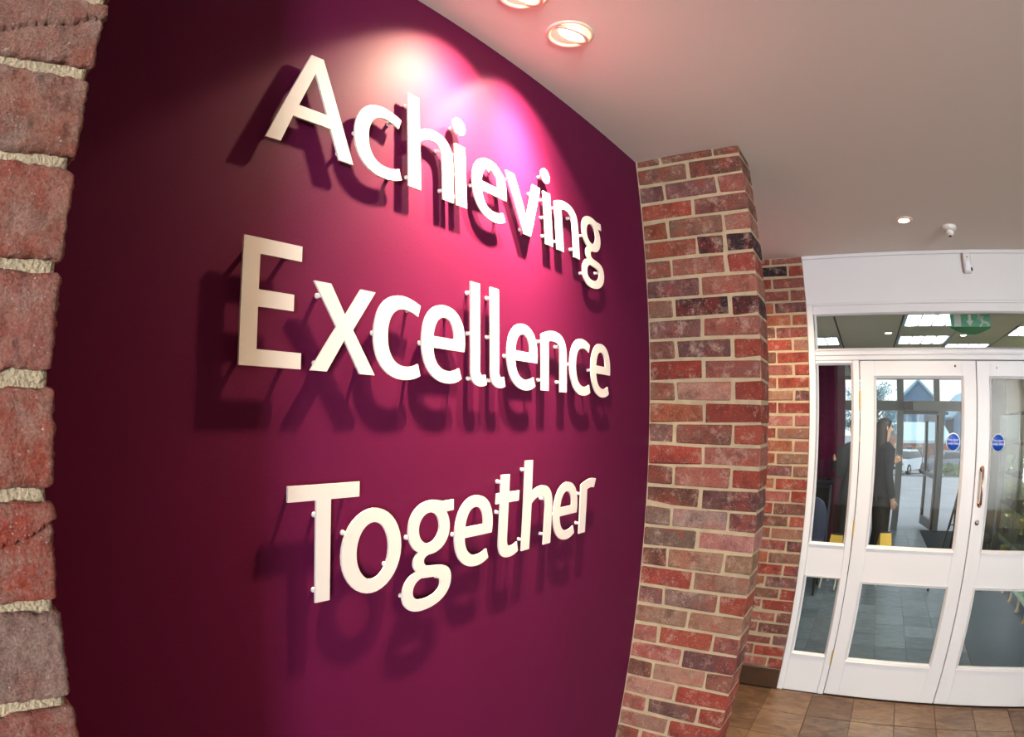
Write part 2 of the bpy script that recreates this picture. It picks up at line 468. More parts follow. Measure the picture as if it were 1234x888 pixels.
# far pier: courses from the ceiling down, colours as in the photograph
pier_rows = ['bbb', 'bB', 'uup', 'rb', 'otP', 'okk', 'bpr', 'up', 'tkk', 'up', 'bur', 'rp', 'bPr', 'or', 'ubr', 'rp', 'bpr', 'bu', 'gwu', 'gP', 'bTt', 'rT', 'ugr', 'Tt', 'prp', 'pu', 'bTp', 'Pr', 'pur', 'Tr', 'bpr', 'rp', 'ubr', 'pb', 'rtp', 'bp']
pier = struct('wall_far_pier', MB().box(0.0, PW - 0.003, Y1 + 0.003, Y1 + PD - 0.003, 0, H), MT['mortar'], 'tall red brick pier standing at the end of the plum wall', 'pier')
rnd = random.Random(3)
OFF = 0.034
for k, row in enumerate(pier_rows):
    ztop = H - OFF - CRS * (k - 1) - 0.0042 if k else H
    zbot = H - OFF - CRS * k + 0.0042
    if zbot < 0: zbot = 0.0
    if ztop - zbot < 0.012: continue
    if row == 'okk': spans = ((0.0, 0.2135), (0.2225, 0.3275), (0.3365, PW))
    elif len(row) == 2: spans = ((0.0, 0.2140), (0.2240, PW))
    else: spans = ((0.0, 0.1020), (0.1125, 0.3275), (0.3380, PW))
    for (a, b), ch in zip(spans, row):
        sh = rnd.uniform(-0.002, 0.002) if b < PW and a > 0 else 0
        a2 = a + (sh if a > 0 else 0.002); b2 = b + sh
        me = get_brick(b2 - a2, PD, ztop - zbot, rnd)
        o = link('brick', me, None, pier, ((a2 + b2) / 2, Y1 + PD / 2 + rnd.uniform(-0.0015, 0.0015), (ztop + zbot) / 2))
        o.rotation_euler = (0, rnd.uniform(-0.008, 0.008), rnd.uniform(-0.006, 0.006))
        o.color = pal(ch, rnd)

# brick return beside the doors
ret = struct('wall_end', MB().box(-0.16, XW - 0.002, Y2 + 0.003, Y2 + 0.11, 0, H), MT['mortar'], 'narrow strip of orange red brick wall beside the white door frame', 'wall')
rows2 = ['rp', 'kr'] + [random.Random(90 + q).choice('rprpbuto') + random.Random(190 + q).choice('rpprbuto') for q in range(34)]
for k, row in enumerate(rows2):
    ztop = H - 0.0466 - CRS * (k - 1) - 0.005 if k else H
    zbot = max(H - 0.0466 - CRS * k + 0.005, 0.0)
    if ztop - zbot < 0.012: continue
    if k % 2 == 0: spans = ((XW - 0.44, XW - 0.2250, rnd.choice('robpu')), (XW - 0.2150, XW, row[1]))
    else: spans = ((XW - 0.5500, XW - 0.335, rnd.choice('robpu')), (XW - 0.325, XW - 0.1120, row[0]), (XW - 0.1020, XW, row[1]))
    for a, b, ch in spans:
        a = max(a, 0.0)
        me = get_brick(b - a, 0.1025, ztop - zbot, rnd)
        o = link('brick', me, None, ret, ((a + b) / 2, Y2 + 0.0515 + rnd.uniform(-0.001, 0.001), (ztop + zbot) / 2))
        o.color = pal(ch, rnd)
struct('baseboard_end', MB().cbox(0.0, XW - 0.004, Y2 - 0.016, Y2 - 0.0005, 0.0, 0.135, 0.004), MT['skirt'], 'dark brown wooden skirting board under the brick strip', 'skirting board')

# near pier: big rough bricks beside the camera
def rough_brick(name, lx, ly, lz, seed, step=0.0024, r=0.0042):
    """hand-made brick: rounded block, gritty, chipped and creased on the faces that show"""
    rnd = random.Random(seed)
    hx, hy, hz = lx / 2, ly / 2, lz / 2
    s = Vector((seed * 3.1, seed * 1.7, seed * 0.6))
    crack, slope = rnd.uniform(-0.012, 0.012), rnd.uniform(0.25, 0.6)
    creased = seed % 5 == 0
    def place(p):
        q = Vector((max(-hx + r, min(hx - r, p.x)), max(-hy + r, min(hy - r, p.y)), max(-hz + r, min(hz - r, p.z))))
        n = p - q
        n = n.normalized() if n.length > 1e-9 else Vector((1, 0, 0))
        p = q + n * r
        d = noise.fractal(p * 190 + s, 0.6, 2.0, 3) * 0.0011 + noise.fractal(p * 60 + s, 0.9, 2.0, 3) * 0.0015 + noise.noise(p * 14 + s) * 0.0014 + 0.0006
        c = noise.noise(p * 34 + s * 2)
        if c > 0.34: d -= min((c - 0.34) * 0.010, 0.0022)            # chips
        v = noise.cell(p * 150 + s)
        if v > 0.92: d -= 0.0014                                     # pits
        if creased:
            w = p.z - crack - slope * (p.y - hy + 0.045) + noise.noise(p * 45 + s) * 0.006
            if -0.0065 < w < 0.0: d -= 0.0030 * (1 + w / 0.0065)
            elif 0.0 <= w < 0.012: d += 0.0014 * (1 - w / 0.012)     # folded lip above the crease
        return p + n * d
    def rng_(a, b):
        m = max(2, int(round((b - a) / step))); return [a + (b - a) * k / m for k in range(m + 1)]
    ylo = max(-hy, hy - 0.135)
    ys = ([-hy] if ylo > -hy else []) + rng_(ylo, hy)
    zs = rng_(-hz, hz); xs = [-hx] + rng_(hx - 0.022, hx)
    bm = bmesh.new(); cache = {}
    def V(x, y, z):
        k = (round(x, 5), round(y, 5), round(z, 5))
        if k not in cache: cache[k] = bm.verts.new(place(Vector((x, y, z))))
        return cache[k]
    def sheet(A, B, f):
        for a in range(len(A) - 1):
            for b in range(len(B) - 1):
                vs = (V(*f(A[a], B[b])), V(*f(A[a + 1], B[b])), V(*f(A[a + 1], B[b + 1])), V(*f(A[a], B[b + 1])))
                if len(set(vs)) == 4: bm.faces.new(vs).smooth = True
    sheet(ys, zs, lambda y, z: (hx, y, z))
    sheet(xs, zs, lambda x, z: (x, hy, z))
    sheet(xs, ys, lambda x, y: (x, y, hz))
    sheet(xs, ys, lambda x, y: (x, y, -hz))
    bmesh.ops.recalc_face_normals(bm, faces=bm.faces[:])
    me = bpy.data.meshes.new(name); bm.to_mesh(me); bm.free()
    me.materials.append(MT['brick_near'])
    return me

npier = empty('wall_near_pier', (0, 0, 0))
tag(npier, 'rough red brick pier jutting out beside the start of the plum wall', 'pier', kind='structure')
def mortar_core():
    bm = bmesh.new()
    x1, y1 = NX - 0.0052, NY - 0.0052
    zs = [i * 0.0075 for i in range(int(H / 0.0075))] + [H]
    lo, hi = 0.75, 2.15
    zs = [z for z in zs if lo < z < hi or abs((z / 0.0075) % 20) < 0.01] ; zs = sorted(set([0.0] + zs + [H]))
    ys = [-1.3, -0.6, -0.2, -0.1] + [-0.06 + i * 0.0075 for i in range(int((y1 + 0.06) / 0.0075) + 1)] + [y1]
    ys = sorted(set(ys))
    line = [(x1, y) for y in ys] + [(x1 - i * 0.0075, y1) for i in range(1, 5)] + [(0.0, y1)]
    grid = []
    for z in zs:
        row = []
        for (x, y) in line:
            p = Vector((x, y, z)); d = noise.fractal(p * 90, 0.8, 2.0, 4) * 0.0010
            row.append(bm.verts.new((x + d * 0.8, y + (d * 0.8 if y > -0.05 else 0), z)))
        grid.append(row)
    for i in range(len(zs) - 1):
        for j in range(len(line) - 1):
            bm.faces.new((grid[i][j], grid[i][j + 1], grid[i + 1][j + 1], grid[i + 1][j])).smooth = True
    # close the block at the wall side and the far end
    b0 = [bm.verts.new((0.0, -1.3, z)) for z in zs]
    for i in range(len(zs) - 1):
        bm.faces.new((b0[i], grid[i][0], grid[i + 1][0], b0[i + 1]))
    bmesh.ops.recalc_face_normals(bm, faces=bm.faces[:])
    me = bpy.data.meshes.new('mortar'); bm.to_mesh(me); bm.free()
    me.materials.append(MT['mortar_near'])
    return link('mortar', me, None, npier)
mortar_core()
NOFF = 0.6877 % CRS
near_cols = {8: 'p', 9: 'p', 10: 't', 11: 'p', 12: 'p', 13: 'r', 14: 'r', 15: 'r', 16: 'g', 17: 'p'}
near_rgb = {8: (158, 100, 86), 9: (180, 112, 92), 10: (182, 124, 104), 11: (182, 116, 94), 12: (186, 104, 84), 13: (188, 112, 96), 14: (188, 94, 72), 15: (190, 84, 64), 16: (170, 132, 118), 17: (172, 98, 84)}
k0 = 0
zj = H - NOFF
idx = 0
cheap = {}
while zj > -CRS:
    ztop = min(zj + CRS - 0.0050, H); zbot = max(zj + 0.0050, 0.0)
    # course below joint idx-1 .. joint idx
    if ztop - zbot > 0.012:
        hdr = idx % 2 == 0
        y = NY
        first = True
        while y > -0.75:
            ly = 0.1025 if (first and hdr) else 0.215
            vis = first and 0.80 < (ztop + zbot) / 2 < 2.12
            c = ((NX - 0.05), y - ly / 2, (ztop + zbot) / 2)
            if vis:
                me = rough_brick('brick', 0.1, ly, ztop - zbot, 20 + idx)
            else:
                key = (ly, round(ztop - zbot, 4))
                if key not in cheap:
                    cheap[key] = brick_mesh('brick', 0.1, ly, ztop - zbot, 7)
                me = cheap[key]
            o = link('brick', me, None, npier, c)
            o.rotation_euler = (random.uniform(-0.006, 0.006), 0, random.uniform(-0.006, 0.006))
            if vis:
                o.location.y += random.uniform(-0.002, 0.001)
                rgb = near_rgb.get(idx, (176, 100, 84)); o.color = srgb(*rgb)
            else:
                o.color = pal(random.choice('prtbu'), random)
            y -= ly + 0.010; first = False
    zj -= CRS; idx += 1

# ------------------------------------------------------------------ lettering
def path(s):
    tk = s.split(); pts = []; i = 0; cur = None; cmd = None
    def num():
        nonlocal i
        v = float(tk[i]); i += 1; return v
    while i < len(tk):
        if tk[i] in 'MLCZ':
            cmd = tk[i]; i += 1
            if cmd == 'Z': break
        if cmd in 'ML':
            cur = (num(), num()); pts.append(cur)
        elif cmd == 'C':
            a = (num(), num()); b = (num(), num()); e = (num(), num())
            n = 10
            for k in range(1, n + 1):
                t = k / n; u = 1 - t
                pts.append(tuple(u ** 3 * cur[d] + 3 * u * u * t * a[d] + 3 * u * t * t * b[d] + t ** 3 * e[d] for d in (0, 1)))
            cur = e
    if (pts[0][0] - pts[-1][0]) ** 2 + (pts[0][1] - pts[-1][1]) ** 2 < 1e-6: pts.pop()
    return pts
def ell(cx, cy, a, b, n=36):
    return [(cx + a * math.cos(2 * PI * k / n), cy + b * math.sin(2 * PI * k / n)) for k in range(n)]
GL = {
    'A': (['M 0 0 L 85 203 L 113 203 L 192 0 L 159 0 L 137 57 L 53 57 L 31 0 Z', 'M 97 165 L 64 83 L 128 83 Z'], [(22, 22), (170, 22), (98, 180)]),
    'E': (['M 0 0 L 116 0 L 116 26 L 31 26 L 31 92 L 99 92 L 99 119 L 31 119 L 31 176 L 112 176 L 112 202 L 0 202 Z'], [(15, 20), (15, 180), (95, 189), (98, 13)]),
    'T': (['M 0 203 L 153 203 L 153 177 L 89 177 L 89 0 L 58 0 L 58 177 L 0 177 Z'], [(16, 190), (137, 190), (68, 150), (68, 18)]),
    'x': (['M 0 0 L 53 77 L 3 149 L 39 149 L 72 98 L 107 149 L 142 149 L 90 75 L 143 0 L 108 0 L 71 56 L 34 0 Z'], [(24, 128), (120, 128), (22, 14), (118, 16)]),
    'c': (['M 123 141 C 104 149 88 153 72 153 C 28 153 0 121 0 74 C 0 26 30 -4 76 -4 C 94 -4 110 -1 124 6 L 117 28 C 105 23 94 21 82 21 C 52 21 35 41 35 75 C 35 108 51 128 77 128 C 90 128 103 125 116 119 Z'], [(14, 78), (104, 132), (104, 10)]),
    'e': (['M 132 64 L 34 64 C 36 37 52 21 80 21 C 93 21 104 24 115 29 L 124 8 C 110 0 96 -4 78 -4 C 31 -4 0 26 0 75 C 0 122 27 153 68 153 C 110 153 134 125 134 84 C 134 77 133 70 132 64 Z', 'M 34 87 L 100 87 C 100 112 88 128 68 128 C 49 128 37 112 34 87 Z'], [(14, 72), (92, 134), (104, 11)]),
    'o': ([ell(74, 74.5, 74, 79), ell(75, 75, 40, 53)], [(18, 112), (122, 40)]),
    'h': (['M 0 219 L 34 219 L 34 140 C 47 149 64 154 84 154 C 120 154 139 133 139 97 L 139 0 L 104 0 L 104 92 C 104 117 95 128 76 128 C 61 128 47 122 35 113 L 35 0 L 0 0 Z'], [(12, 196), (12, 26), (106, 118), (114, 26)]),
    'n': (['M 0 139 C 18 147 40 154 64 154 C 108 154 132 136 132 98 L 132 0 L 97 0 L 97 92 C 97 118 86 128 62 128 C 53 128 44 127 36 124 L 36 0 L 1 0 Z'], [(10, 122), (12, 26), (100, 118), (107, 26)]),
    'l': (['M 0 219 L 33 219 L 33 34 C 33 24 37 20 44 20 C 47 20 50 21 53 22 L 58 1 C 51 -3 42 -4 34 -4 C 12 -4 1 8 1 30 Z'], [(10, 196), (10, 108), (14, 12)]),
    't': (['M 17 191 L 51 191 L 51 150 L 95 150 L 93 126 L 50 126 L 50 42 C 50 27 56 21 68 21 C 77 21 86 23 94 27 L 101 4 C 89 -2 76 -5 62 -5 C 33 -5 17 8 17 38 L 17 126 L 0 126 L 1 150 L 17 150 Z'], [(26, 174), (26, 104), (84, 12)]),
    'r': (['M 0 139 C 20 146 42 153 68 153 C 78 153 87 152 95 150 L 84 125 C 76 127 70 127 64 127 C 56 127 48 126 40 123 L 40 0 L 3 0 Z'], [(12, 112), (14, 28)]),
    'v': (['M 0 150 L 38 150 L 85 46 L 124 150 L 161 150 L 101 0 L 69 0 Z'], [(20, 132), (130, 128), (78, 16)]),
    'i': (['M 0 150 L 36 150 L 36 0 L 1 0 Z'], [(10, 128), (10, 78), (12, 26)]),
    'g': (['M 74 155 C 88 155 100 153 112 150 L 144 151 L 145 129 L 122 128 C 129 119 134 107 134 95 C 134 66 108 46 76 46 C 70 46 66 44 62 42 C 58 39 57 35 59 31 C 62 24 70 22 84 21 L 104 19 C 131 17 146 6 146 -16 C 146 -48 108 -69 58 -69 C 22 -69 0 -52 0 -27 C 0 -6 14 10 38 16 C 31 21 28 27 28 33 C 28 42 33 49 42 54 C 22 63 11 80 11 102 C 11 133 37 155 74 155 Z',
            ell(71, 100, 31, 31), 'M 52 0 C 37 -4 29 -13 29 -25 C 29 -38 41 -45 62 -45 C 92 -45 112 -34 112 -19 C 112 -9 103 -4 88 -3 Z'], [(24, 84), (14, -32), (118, -10)]),
}
L_BACK, L_FRONT = 0.0170, 0.0210
LK = 1.01885          # the glyph sheet was measured 15 mm nearer the camera
pl = lambda u, v, d: (d, u * LK / 1000.0, v * LK / 1000.0)
letter_me, pin_me = {}, None
pin_me = MB().lathe([(0.0001, 0.0002), (0.0050, 0.0002), (0.0050, 0.0025), (0.0042, 0.0032), (0.0042, L_BACK), (0.0001, L_BACK)], (0, 0, 0), 12, 'x').mesh('stand_off_pin')
pin_me.materials.append(MT['letter'])
for g, (loops, pins) in GL.items():
    ls = [path(l) if isinstance(l, str) else l for l in loops]
    me = MB().prism(ls, pl, L_BACK, L_FRONT).mesh('letter_plate'); me.materials.append(MT['letter'])
    letter_me[g] = me
dot_me = MB().prism([ell(18, 199, 22, 22, 40)], pl, L_BACK, L_FRONT).mesh('letter_dot'); dot_me.materials.append(MT['letter'])

lines = [
    (2.0975, [('A', .504), ('c', .698), ('h', .842), ('i', .990), ('e', 1.050), ('v', 1.185), ('i', 1.361), ('n', 1.420), ('g', 1.567)], 'Achieving'),
    (1.7165, [('E', .478), ('x', .614), ('c', .753), ('e', .880), ('l', 1.034), ('l', 1.106), ('e', 1.171), ('n', 1.324), ('c', 1.475), ('e', 1.605)], 'Excellence'),
    (1.3275, [('T', .573), ('o', .687), ('g', .843), ('e', .995), ('t', 1.140), ('h', 1.257), ('e', 1.405), ('r', 1.557)], 'Together'),
]
order = ['first', 'second', 'third', 'fourth', 'fifth', 'sixth', 'seventh', 'eighth', 'ninth', 'tenth']
for zb, items, word in lines:
    for n_, (g, y0) in enumerate(items):
        t = empty('sign_letter', (0, y0 * LK, 1.6427 + (zb - 1.6427) * LK))
        case = 'capital' if g.isupper() else 'small'
        tag(t, 'cream %s letter %s, %s letter of the word %s on the plum wall' % (case, g, order[n_], word), 'sign letter', 'cream letters on the plum wall')
        link('letter_plate', letter_me[g], None, t)
        if g == 'i':
            d = link('letter_dot', dot_me, None, t)
            link('stand_off_pin', pin_me, None, t, (0, 0.010, 0.199))
        for (pu, pv) in GL[g][1]:
            link('stand_off_pin', pin_me, None, t, (0, pu * LK / 1000, pv * LK / 1000))

# ------------------------------------------------------------------ downlights
def lamp_nodes(l, core, spill, cut, soft):
    """halogen reflector: bright core, weaker spill cut off by the lamp rim"""
    l.use_nodes = True
    nt = l.node_tree; em = nt.nodes['Emission']; L = nt.links.new
    tc = N(nt, 'ShaderNodeTexCoord')
    sp = N(nt, 'ShaderNodeSeparateXYZ'); L(tc.outputs['Normal'], sp.inputs[0])
    ab = N(nt, 'ShaderNodeMath', operation='ABSOLUTE'); L(sp.outputs[2], ab.inputs[0])
    ac = N(nt, 'ShaderNodeMath', operation='ARCCOSINE'); L(ab.outputs[0], ac.inputs[0])
    sq = N(nt, 'ShaderNodeMath', operation='POWER'); sq.inputs[1].default_value = 2.0; L(ac.outputs[0], sq.inputs[0])
    ng = N(nt, 'ShaderNodeMath', operation='MULTIPLY'); ng.inputs[1].default_value = -1.0 / (2 * math.radians(core) ** 2); L(sq.outputs[0], ng.inputs[0])
    ex = N(nt, 'ShaderNodeMath', operation='EXPONENT'); L(ng.outputs[0], ex.inputs[0])
    mr = N(nt, 'ShaderNodeMapRange'); mr.interpolation_type = 'SMOOTHSTEP'
    mr.inputs[1].default_value = math.radians(cut - soft); mr.inputs[2].default_value = math.radians(cut)
    mr.inputs[3].default_value = spill; mr.inputs[4].default_value = 0.0
    L(ac.outputs[0], mr.inputs[0])
    sm = N(nt, 'ShaderNodeMath', operation='ADD'); L(ex.outputs[0], sm.inputs[0]); L(mr.outputs[0], sm.inputs[1])
    L(sm.outputs[0], em.inputs['Strength'])

def downlight(x, y, label, power, tilt=(0, 0), zc=H, color=(1.0, 0.80, 0.58), core=16, spill=0.35, cut=52, soft=10, R=0.066, light=True, beam='halogen_beam'):
    """recessed lamp with tilting inner ring; tilt = (towards -x, towards +y) in degrees"""
    t = empty('recessed_downlight', (x, y, zc))
    tag(t, label, 'downlight', 'halogen downlights in the hall ceiling')
    MB().lathe([(R, 0.0), (R, -0.003), (R * 0.93, -0.006), (R * 0.80, -0.004), (R * 0.78, 0.0)], (0, 0, 0), 40).build('trim_ring', MT['ring'], t)
    Rt = Matrix.Rotation(math.radians(tilt[0]), 4, 'Y') @ Matrix.Rotation(math.radians(tilt[1]), 4, 'X')
    gim = MB().lathe([(R * 0.80, -0.001), (R * 0.79, -0.006), (R * 0.66, -0.006), (R * 0.58, -0.0015)], (0, 0, 0), 40).build('gimbal_ring', MT['ring'], t)
    gim.matrix_local = Rt
    rf = MB().lathe([(R * 0.58, -0.002), (R * 0.5, -0.0012), (R * 0.4, -0.0008)], (0, 0, 0), 32).build('reflector', MT['reflector'], t)
    rf.matrix_local = Rt
    bl = MB().lathe([(R * 0.56, -0.0025), (R * 0.42, -0.0075), (R * 0.2, -0.0095), (0.0005, -0.010)], (0, 0, 0), 32).build('bulb', MT['bulb'], t)
    bl.matrix_local = Rt
    if light:
        l = bpy.data.lights.new(beam, 'SPOT'); l.energy = power; l.color = color
        l.spot_size = math.radians(min(2 * cut + 6, 178)); l.spot_blend = 0.02; l.shadow_soft_size = 0.018
        lamp_nodes(l, core, spill, cut, soft)
        lo = bpy.data.objects.new(beam, l); COL.objects.link(lo); lo.parent = t
        lo.matrix_local = Rt @ Matrix.Translation((0, 0, -0.030))
    return t

downlight(0.218, 1.273, 'wall-washing halogen downlight farther along the plum wall, toward the brick pier', 490, tilt=(25, 3), core=15, spill=0.045, cut=47, soft=4)
downlight(0.218, 1.055, 'wall-washing halogen downlight directly above the word Achieving, second from the brick pier', 420, tilt=(25, -6), core=15, spill=0.05, cut=48, soft=4, color=(1.0, 0.76, 0.50))
downlight(1.160, 3.272, 'halogen downlight in the ceiling in front of the white doors', 60, core=24, spill=0.3, cut=55, soft=25, R=0.055)
downlight(0.215, 3.330, 'halogen downlight over the gap between brick pier and door wall', 95, core=26, spill=0.4, cut=62, soft=25, R=0.055, beam='halogen_beam_offscreen')


# ------------------------------------------------------------------ small ceiling and wall fittings
sd = empty('smoke_detector', (1.457, 3.414, H))
tag(sd, 'small white smoke detector on the ceiling before the doors', 'smoke detector')
MB().lathe([(0.050, 0.0), (0.050, -0.010), (0.046, -0.020), (0.030, -0.024)], (0, 0, 0), 32).build('base', MT['plastic'], sd)
MB().lathe([(0.028, -0.024), (0.026, -0.040), (0.020, -0.048), (0.011, -0.050)], (0, 0, 0), 32).build('sensor_head', MT['plastic'], sd)
MB().lathe([(0.011, -0.0502), (0.009, -0.054), (0.0005, -0.055)], (0, 0, 0), 24).build('indicator', MT['dark_dot'], sd)

# ------------------------------------------------------------------ door screen
FD = 0.09    # frame depth
g = MT['gloss_white']
XS0, XS1 = 0.517, 0.750       # sidelight glass
XD0, XM, XD1 = 0.803, 1.635, 2.467
XF1 = 2.467 + (0.803 - XW)
struct('trim_1', MB().cbox(XW, XF1, Y2 + 0.004, Y2 + FD, 2.356, H - 0.001, 0.001), g, 'white boarded panel above the glazed doors', 'panel')
trim2 = struct('trim_2', MB().cbox(XW - 0.001, XF1 + 0.001, Y2 - 0.012, Y2 + 0.003, H - 0.022, H - 0.0005, 0.003), g, 'thin white moulding where panel meets ceiling', 'moulding')
fr = empty('trim_3', (0, 0, 0)); tag(fr, 'white painted timber frame around the doors and side windows', 'door frame', kind='structure')
def member(x0, x1, z0, z1, y0=0.0, y1=FD, name='frame_member', parent=None, c=0.004):
    return MB().cbox(x0, x1, Y2 + y0, Y2 + y1, z0, z1, c).build(name, g, parent if parent is not None else fr)
member(XW, XS0 - 0.012, 0, 2.354, -0.008)
member(XF1 - (XS0 - 0.012 - XW), XF1, 0, 2.354, -0.008)
member(XS0 - 0.013, XF1 - (XS0 - XW) + 0.013, 2.290, 2.354, -0.008)
member(XS0 - 0.013, XF1 - (XS0 - XW) + 0.013, 2.338, 2.3555, -0.018, -0.007)
member(XS0 - 0.013, XF1 - (XS0 - XW) + 0.013, 2.019, 2.083, 0.0)
member(XS0 - 0.013, XF1 - (XS0 - XW) + 0.013, 2.046, 2.058, -0.006, 0.002)
member(XS1 + 0.006, XD0 - 0.002, 0, 2.018)
member(XD1 + 0.002, XF1 - (XS1 + 0.006 - XW), 0, 2.018)
def bead_set(parent, x0, x1, z0, z1, w=0.017, proud=0.006, yb=0.012):
    """mitred bevelled glazing beads; the lower one slopes to the pane"""
    for which in ('bottom', 'top', 'left', 'right'):
        if which == 'bottom': a = [(x0 - w, z0 - w), (x1 + w, z0 - w), (x1, z0), (x0, z0)]
        elif which == 'top': a = [(x0, z1), (x1, z1), (x1 + w, z1 + w), (x0 - w, z1 + w)]
        elif which == 'left': a = [(x0 - w, z0 - w), (x0, z0), (x0, z1), (x0 - w, z1 + w)]
        else: a = [(x1, z0), (x1 + w, z0 - w), (x1 + w, z1 + w), (x1, z1)]
        inner = {'bottom': (2, 3), 'top': (0, 1), 'left': (1, 2), 'right': (0, 3)}[which]
        fv = [(p[0], Y2 + (yb if i in inner else -proud), p[1]) for i, p in enumerate(a)]
        bv = [(p[0], Y2 + 0.02, p[1]) for p in a]
        MB().add(fv + bv, [(0, 1, 2, 3), (7, 6, 5, 4), (0, 4, 5, 1), (1, 5, 6, 2), (2, 6, 7, 3), (3, 7, 4, 0)]).build('glazing_bead', g, parent)
def pane(parent, x0, x1, z0, z1, m='glass', name='glass_pane'):
    return MB().box(x0 - 0.006, x1 + 0.006, Y2 + 0.020, Y2 + 0.026, z0 - 0.006, z1 + 0.006).build(name, MT[m], parent)
def side_window(name, x0, x1, label):
    w = empty(name, (0, 0, 0)); tag(w, label, 'window', kind='structure')
    a, b = x0 - 0.012, x1 + 0.006
    member(a, b, 0.0, 0.250, 0.002, 0.05, 'rail', w); member(a, b, 0.748, 0.952, 0.002, 0.05, 'rail', w); member(a, b, 1.995, 2.018, 0.002, 0.05, 'rail', w)
    for z0, z1 in ((0.262, 0.738), (0.956, 1.992)):
        pane(w, x0 + 0.006, x1 - 0.006, z0, z1)
        bead_set(w, x0 + 0.006, x1 - 0.006, z0, z1, 0.012)
    return w
side_window('window_1', XS0, XS1, 'narrow white framed side window between the brick strip and the doors')
side_window('window_2', XD1 + (XD0 - XS1), XD1 + (XD0 - XS0), 'narrow white framed side window on the far side of the double doors')
tw = empty('window_3', (0, 0, 0)); tag(tw, 'long transom window running above the double doors', 'window', kind='structure')
pane(tw, XS0 + 0.008, XF1 - (XS0 - XW) - 0.008, 2.090, 2.284)
bead_set(tw, XS0 + 0.008, XF1 - (XS0 - XW) - 0.008, 2.090, 2.284, 0.012)

def disc_text(parent, x, z, R):
    st = MB().lathe([(0.0005, -0.0012), (R, -0.0012), (R, 0.0)], (x, Y2 + 0.0198, z), 40, 'y').build('sticker', MT['sticker_white'], parent)
    MB().lathe([(0.0005, -0.0016), (R * 0.88, -0.0016), (R * 0.88, -0.0012)], (x, Y2 + 0.0198, z), 40, 'y').build('blue_disc', MT['sticker_blue'], st)
    for txt, dz in (('Fire door', 0.006), ('keep shut', -0.013)):
        cu = bpy.data.curves.new('sticker_text', 'FONT'); cu.body = txt; cu.size = R * 0.40; cu.align_x = 'CENTER'; cu.extrude = 0.0002
        to = bpy.data.objects.new('sticker_text', cu)
        dg = bpy.context.evaluated_depsgraph_get()
        COL.objects.link(to); dg.update()
        me = bpy.data.meshes.new_from_object(to.evaluated_get(dg)); bpy.data.objects.remove(to)
        me.transform(Matrix.Rotation(PI / 2, 4, 'X'))
        me.materials.clear(); me.materials.append(MT['sticker_white'])
        link('sticker_text', me, None, st, (x, Y2 + 0.0198 - 0.0018, z + dz))

def door(name, x0, x1, label, handed):
    d = empty(name, (0, 0, 0)); tag(d, label, 'door', kind='structure')
    sw = 0.108
    for a, b in ((x0 + 0.003, x0 + sw), (x1 - sw, x1 - 0.003)): member(a, b, 0.008, 2.014, 0.001, 0.045, 'stile', d, 0.003)
    xa, xb = x0 + sw, x1 - sw
    for z0, z1 in ((0.008, 0.250), (0.726, 0.950), (1.918, 2.014)): member(xa - 0.001, xb + 0.001, z0, z1, 0.0012, 0.045, 'rail', d, 0.002)
    for z0, z1 in ((0.254, 0.722), (0.956, 1.912)):
        pane(d, xa + 0.006, xb - 0.006, z0, z1); bead_set(d, xa + 0.006, xb - 0.006, z0, z1)
    return d
d1 = door('door_1', XD0, XM, 'white glazed double door leaf nearer the brick strip', 0)
disc_text(d1, 1.464, 1.560, 0.052)
hng = MT['brass']
for z in (1.79, 1.05, 0.25):
    MB().tube([(XD0 + 0.0005, Y2 - 0.003, z - 0.05), (XD0 + 0.0005, Y2 - 0.003, z + 0.05)], 0.006, 12).build('hinge', hng, d1)
MB().lathe([(0.0005, -0.004), (0.006, -0.004), (0.008, 0.001)], (1.478, Y2, 1.984), 16, 'y').build('stud', MT['copper'], d1)
d2 = door('door_2', XM, XD1, 'white glazed double door leaf with steel pull handle', 1)
disc_text(d2, 1.803, 1.560, 0.052)
hd = MB().tube([(1.686, Y2 + 0.001, 1.415), (1.686, Y2 - 0.030, 1.418), (1.686, Y2 - 0.040, 1.408), (1.686, Y2 - 0.042, 1.315), (1.686, Y2 - 0.040, 1.222), (1.686, Y2 - 0.030, 1.212), (1.686, Y2 + 0.001, 1.215)], 0.0085, 12).build('pull_handle', MT['copper'], d2)
for z in (1.415, 1.215):
    MB().lathe([(0.0005, -0.004), (0.016, -0.004), (0.018, 0.002)], (1.686, Y2, z), 20, 'y').build('rose', MT['copper'], hd)
lk = MB().lathe([(0.0005, -0.009), (0.010, -0.009), (0.013, -0.005), (0.017, -0.003), (0.017, 0.002)], (1.681, Y2, 1.113), 24, 'y').build('lock_cylinder', MT['chrome'], d2)
MB().box(1.6800, 1.6820, Y2 - 0.0098, Y2 - 0.0088, 1.108, 1.118).build('keyhole', MT['dark_dot'], lk)
for z in (1.79, 1.05, 0.25):
    MB().tube([(XD1 - 0.0005, Y2 - 0.003, z - 0.05), (XD1 - 0.0005, Y2 - 0.003, z + 0.05)], 0.006, 12).build('hinge', hng, d2)
MB().lathe([(0.0005, -0.003), (0.005, -0.003), (0.006, 0.001)], (1.79, Y2, 1.975), 16, 'y').build('stud', MT['chrome'], d2)
# wall right of the screen
struct('wall_front', MB().box(XF1 + 0.002, XR, Y2, Y2 + 0.12, 0, H), MT['wall'], 'plain white wall carrying on past the door frame', 'wall')

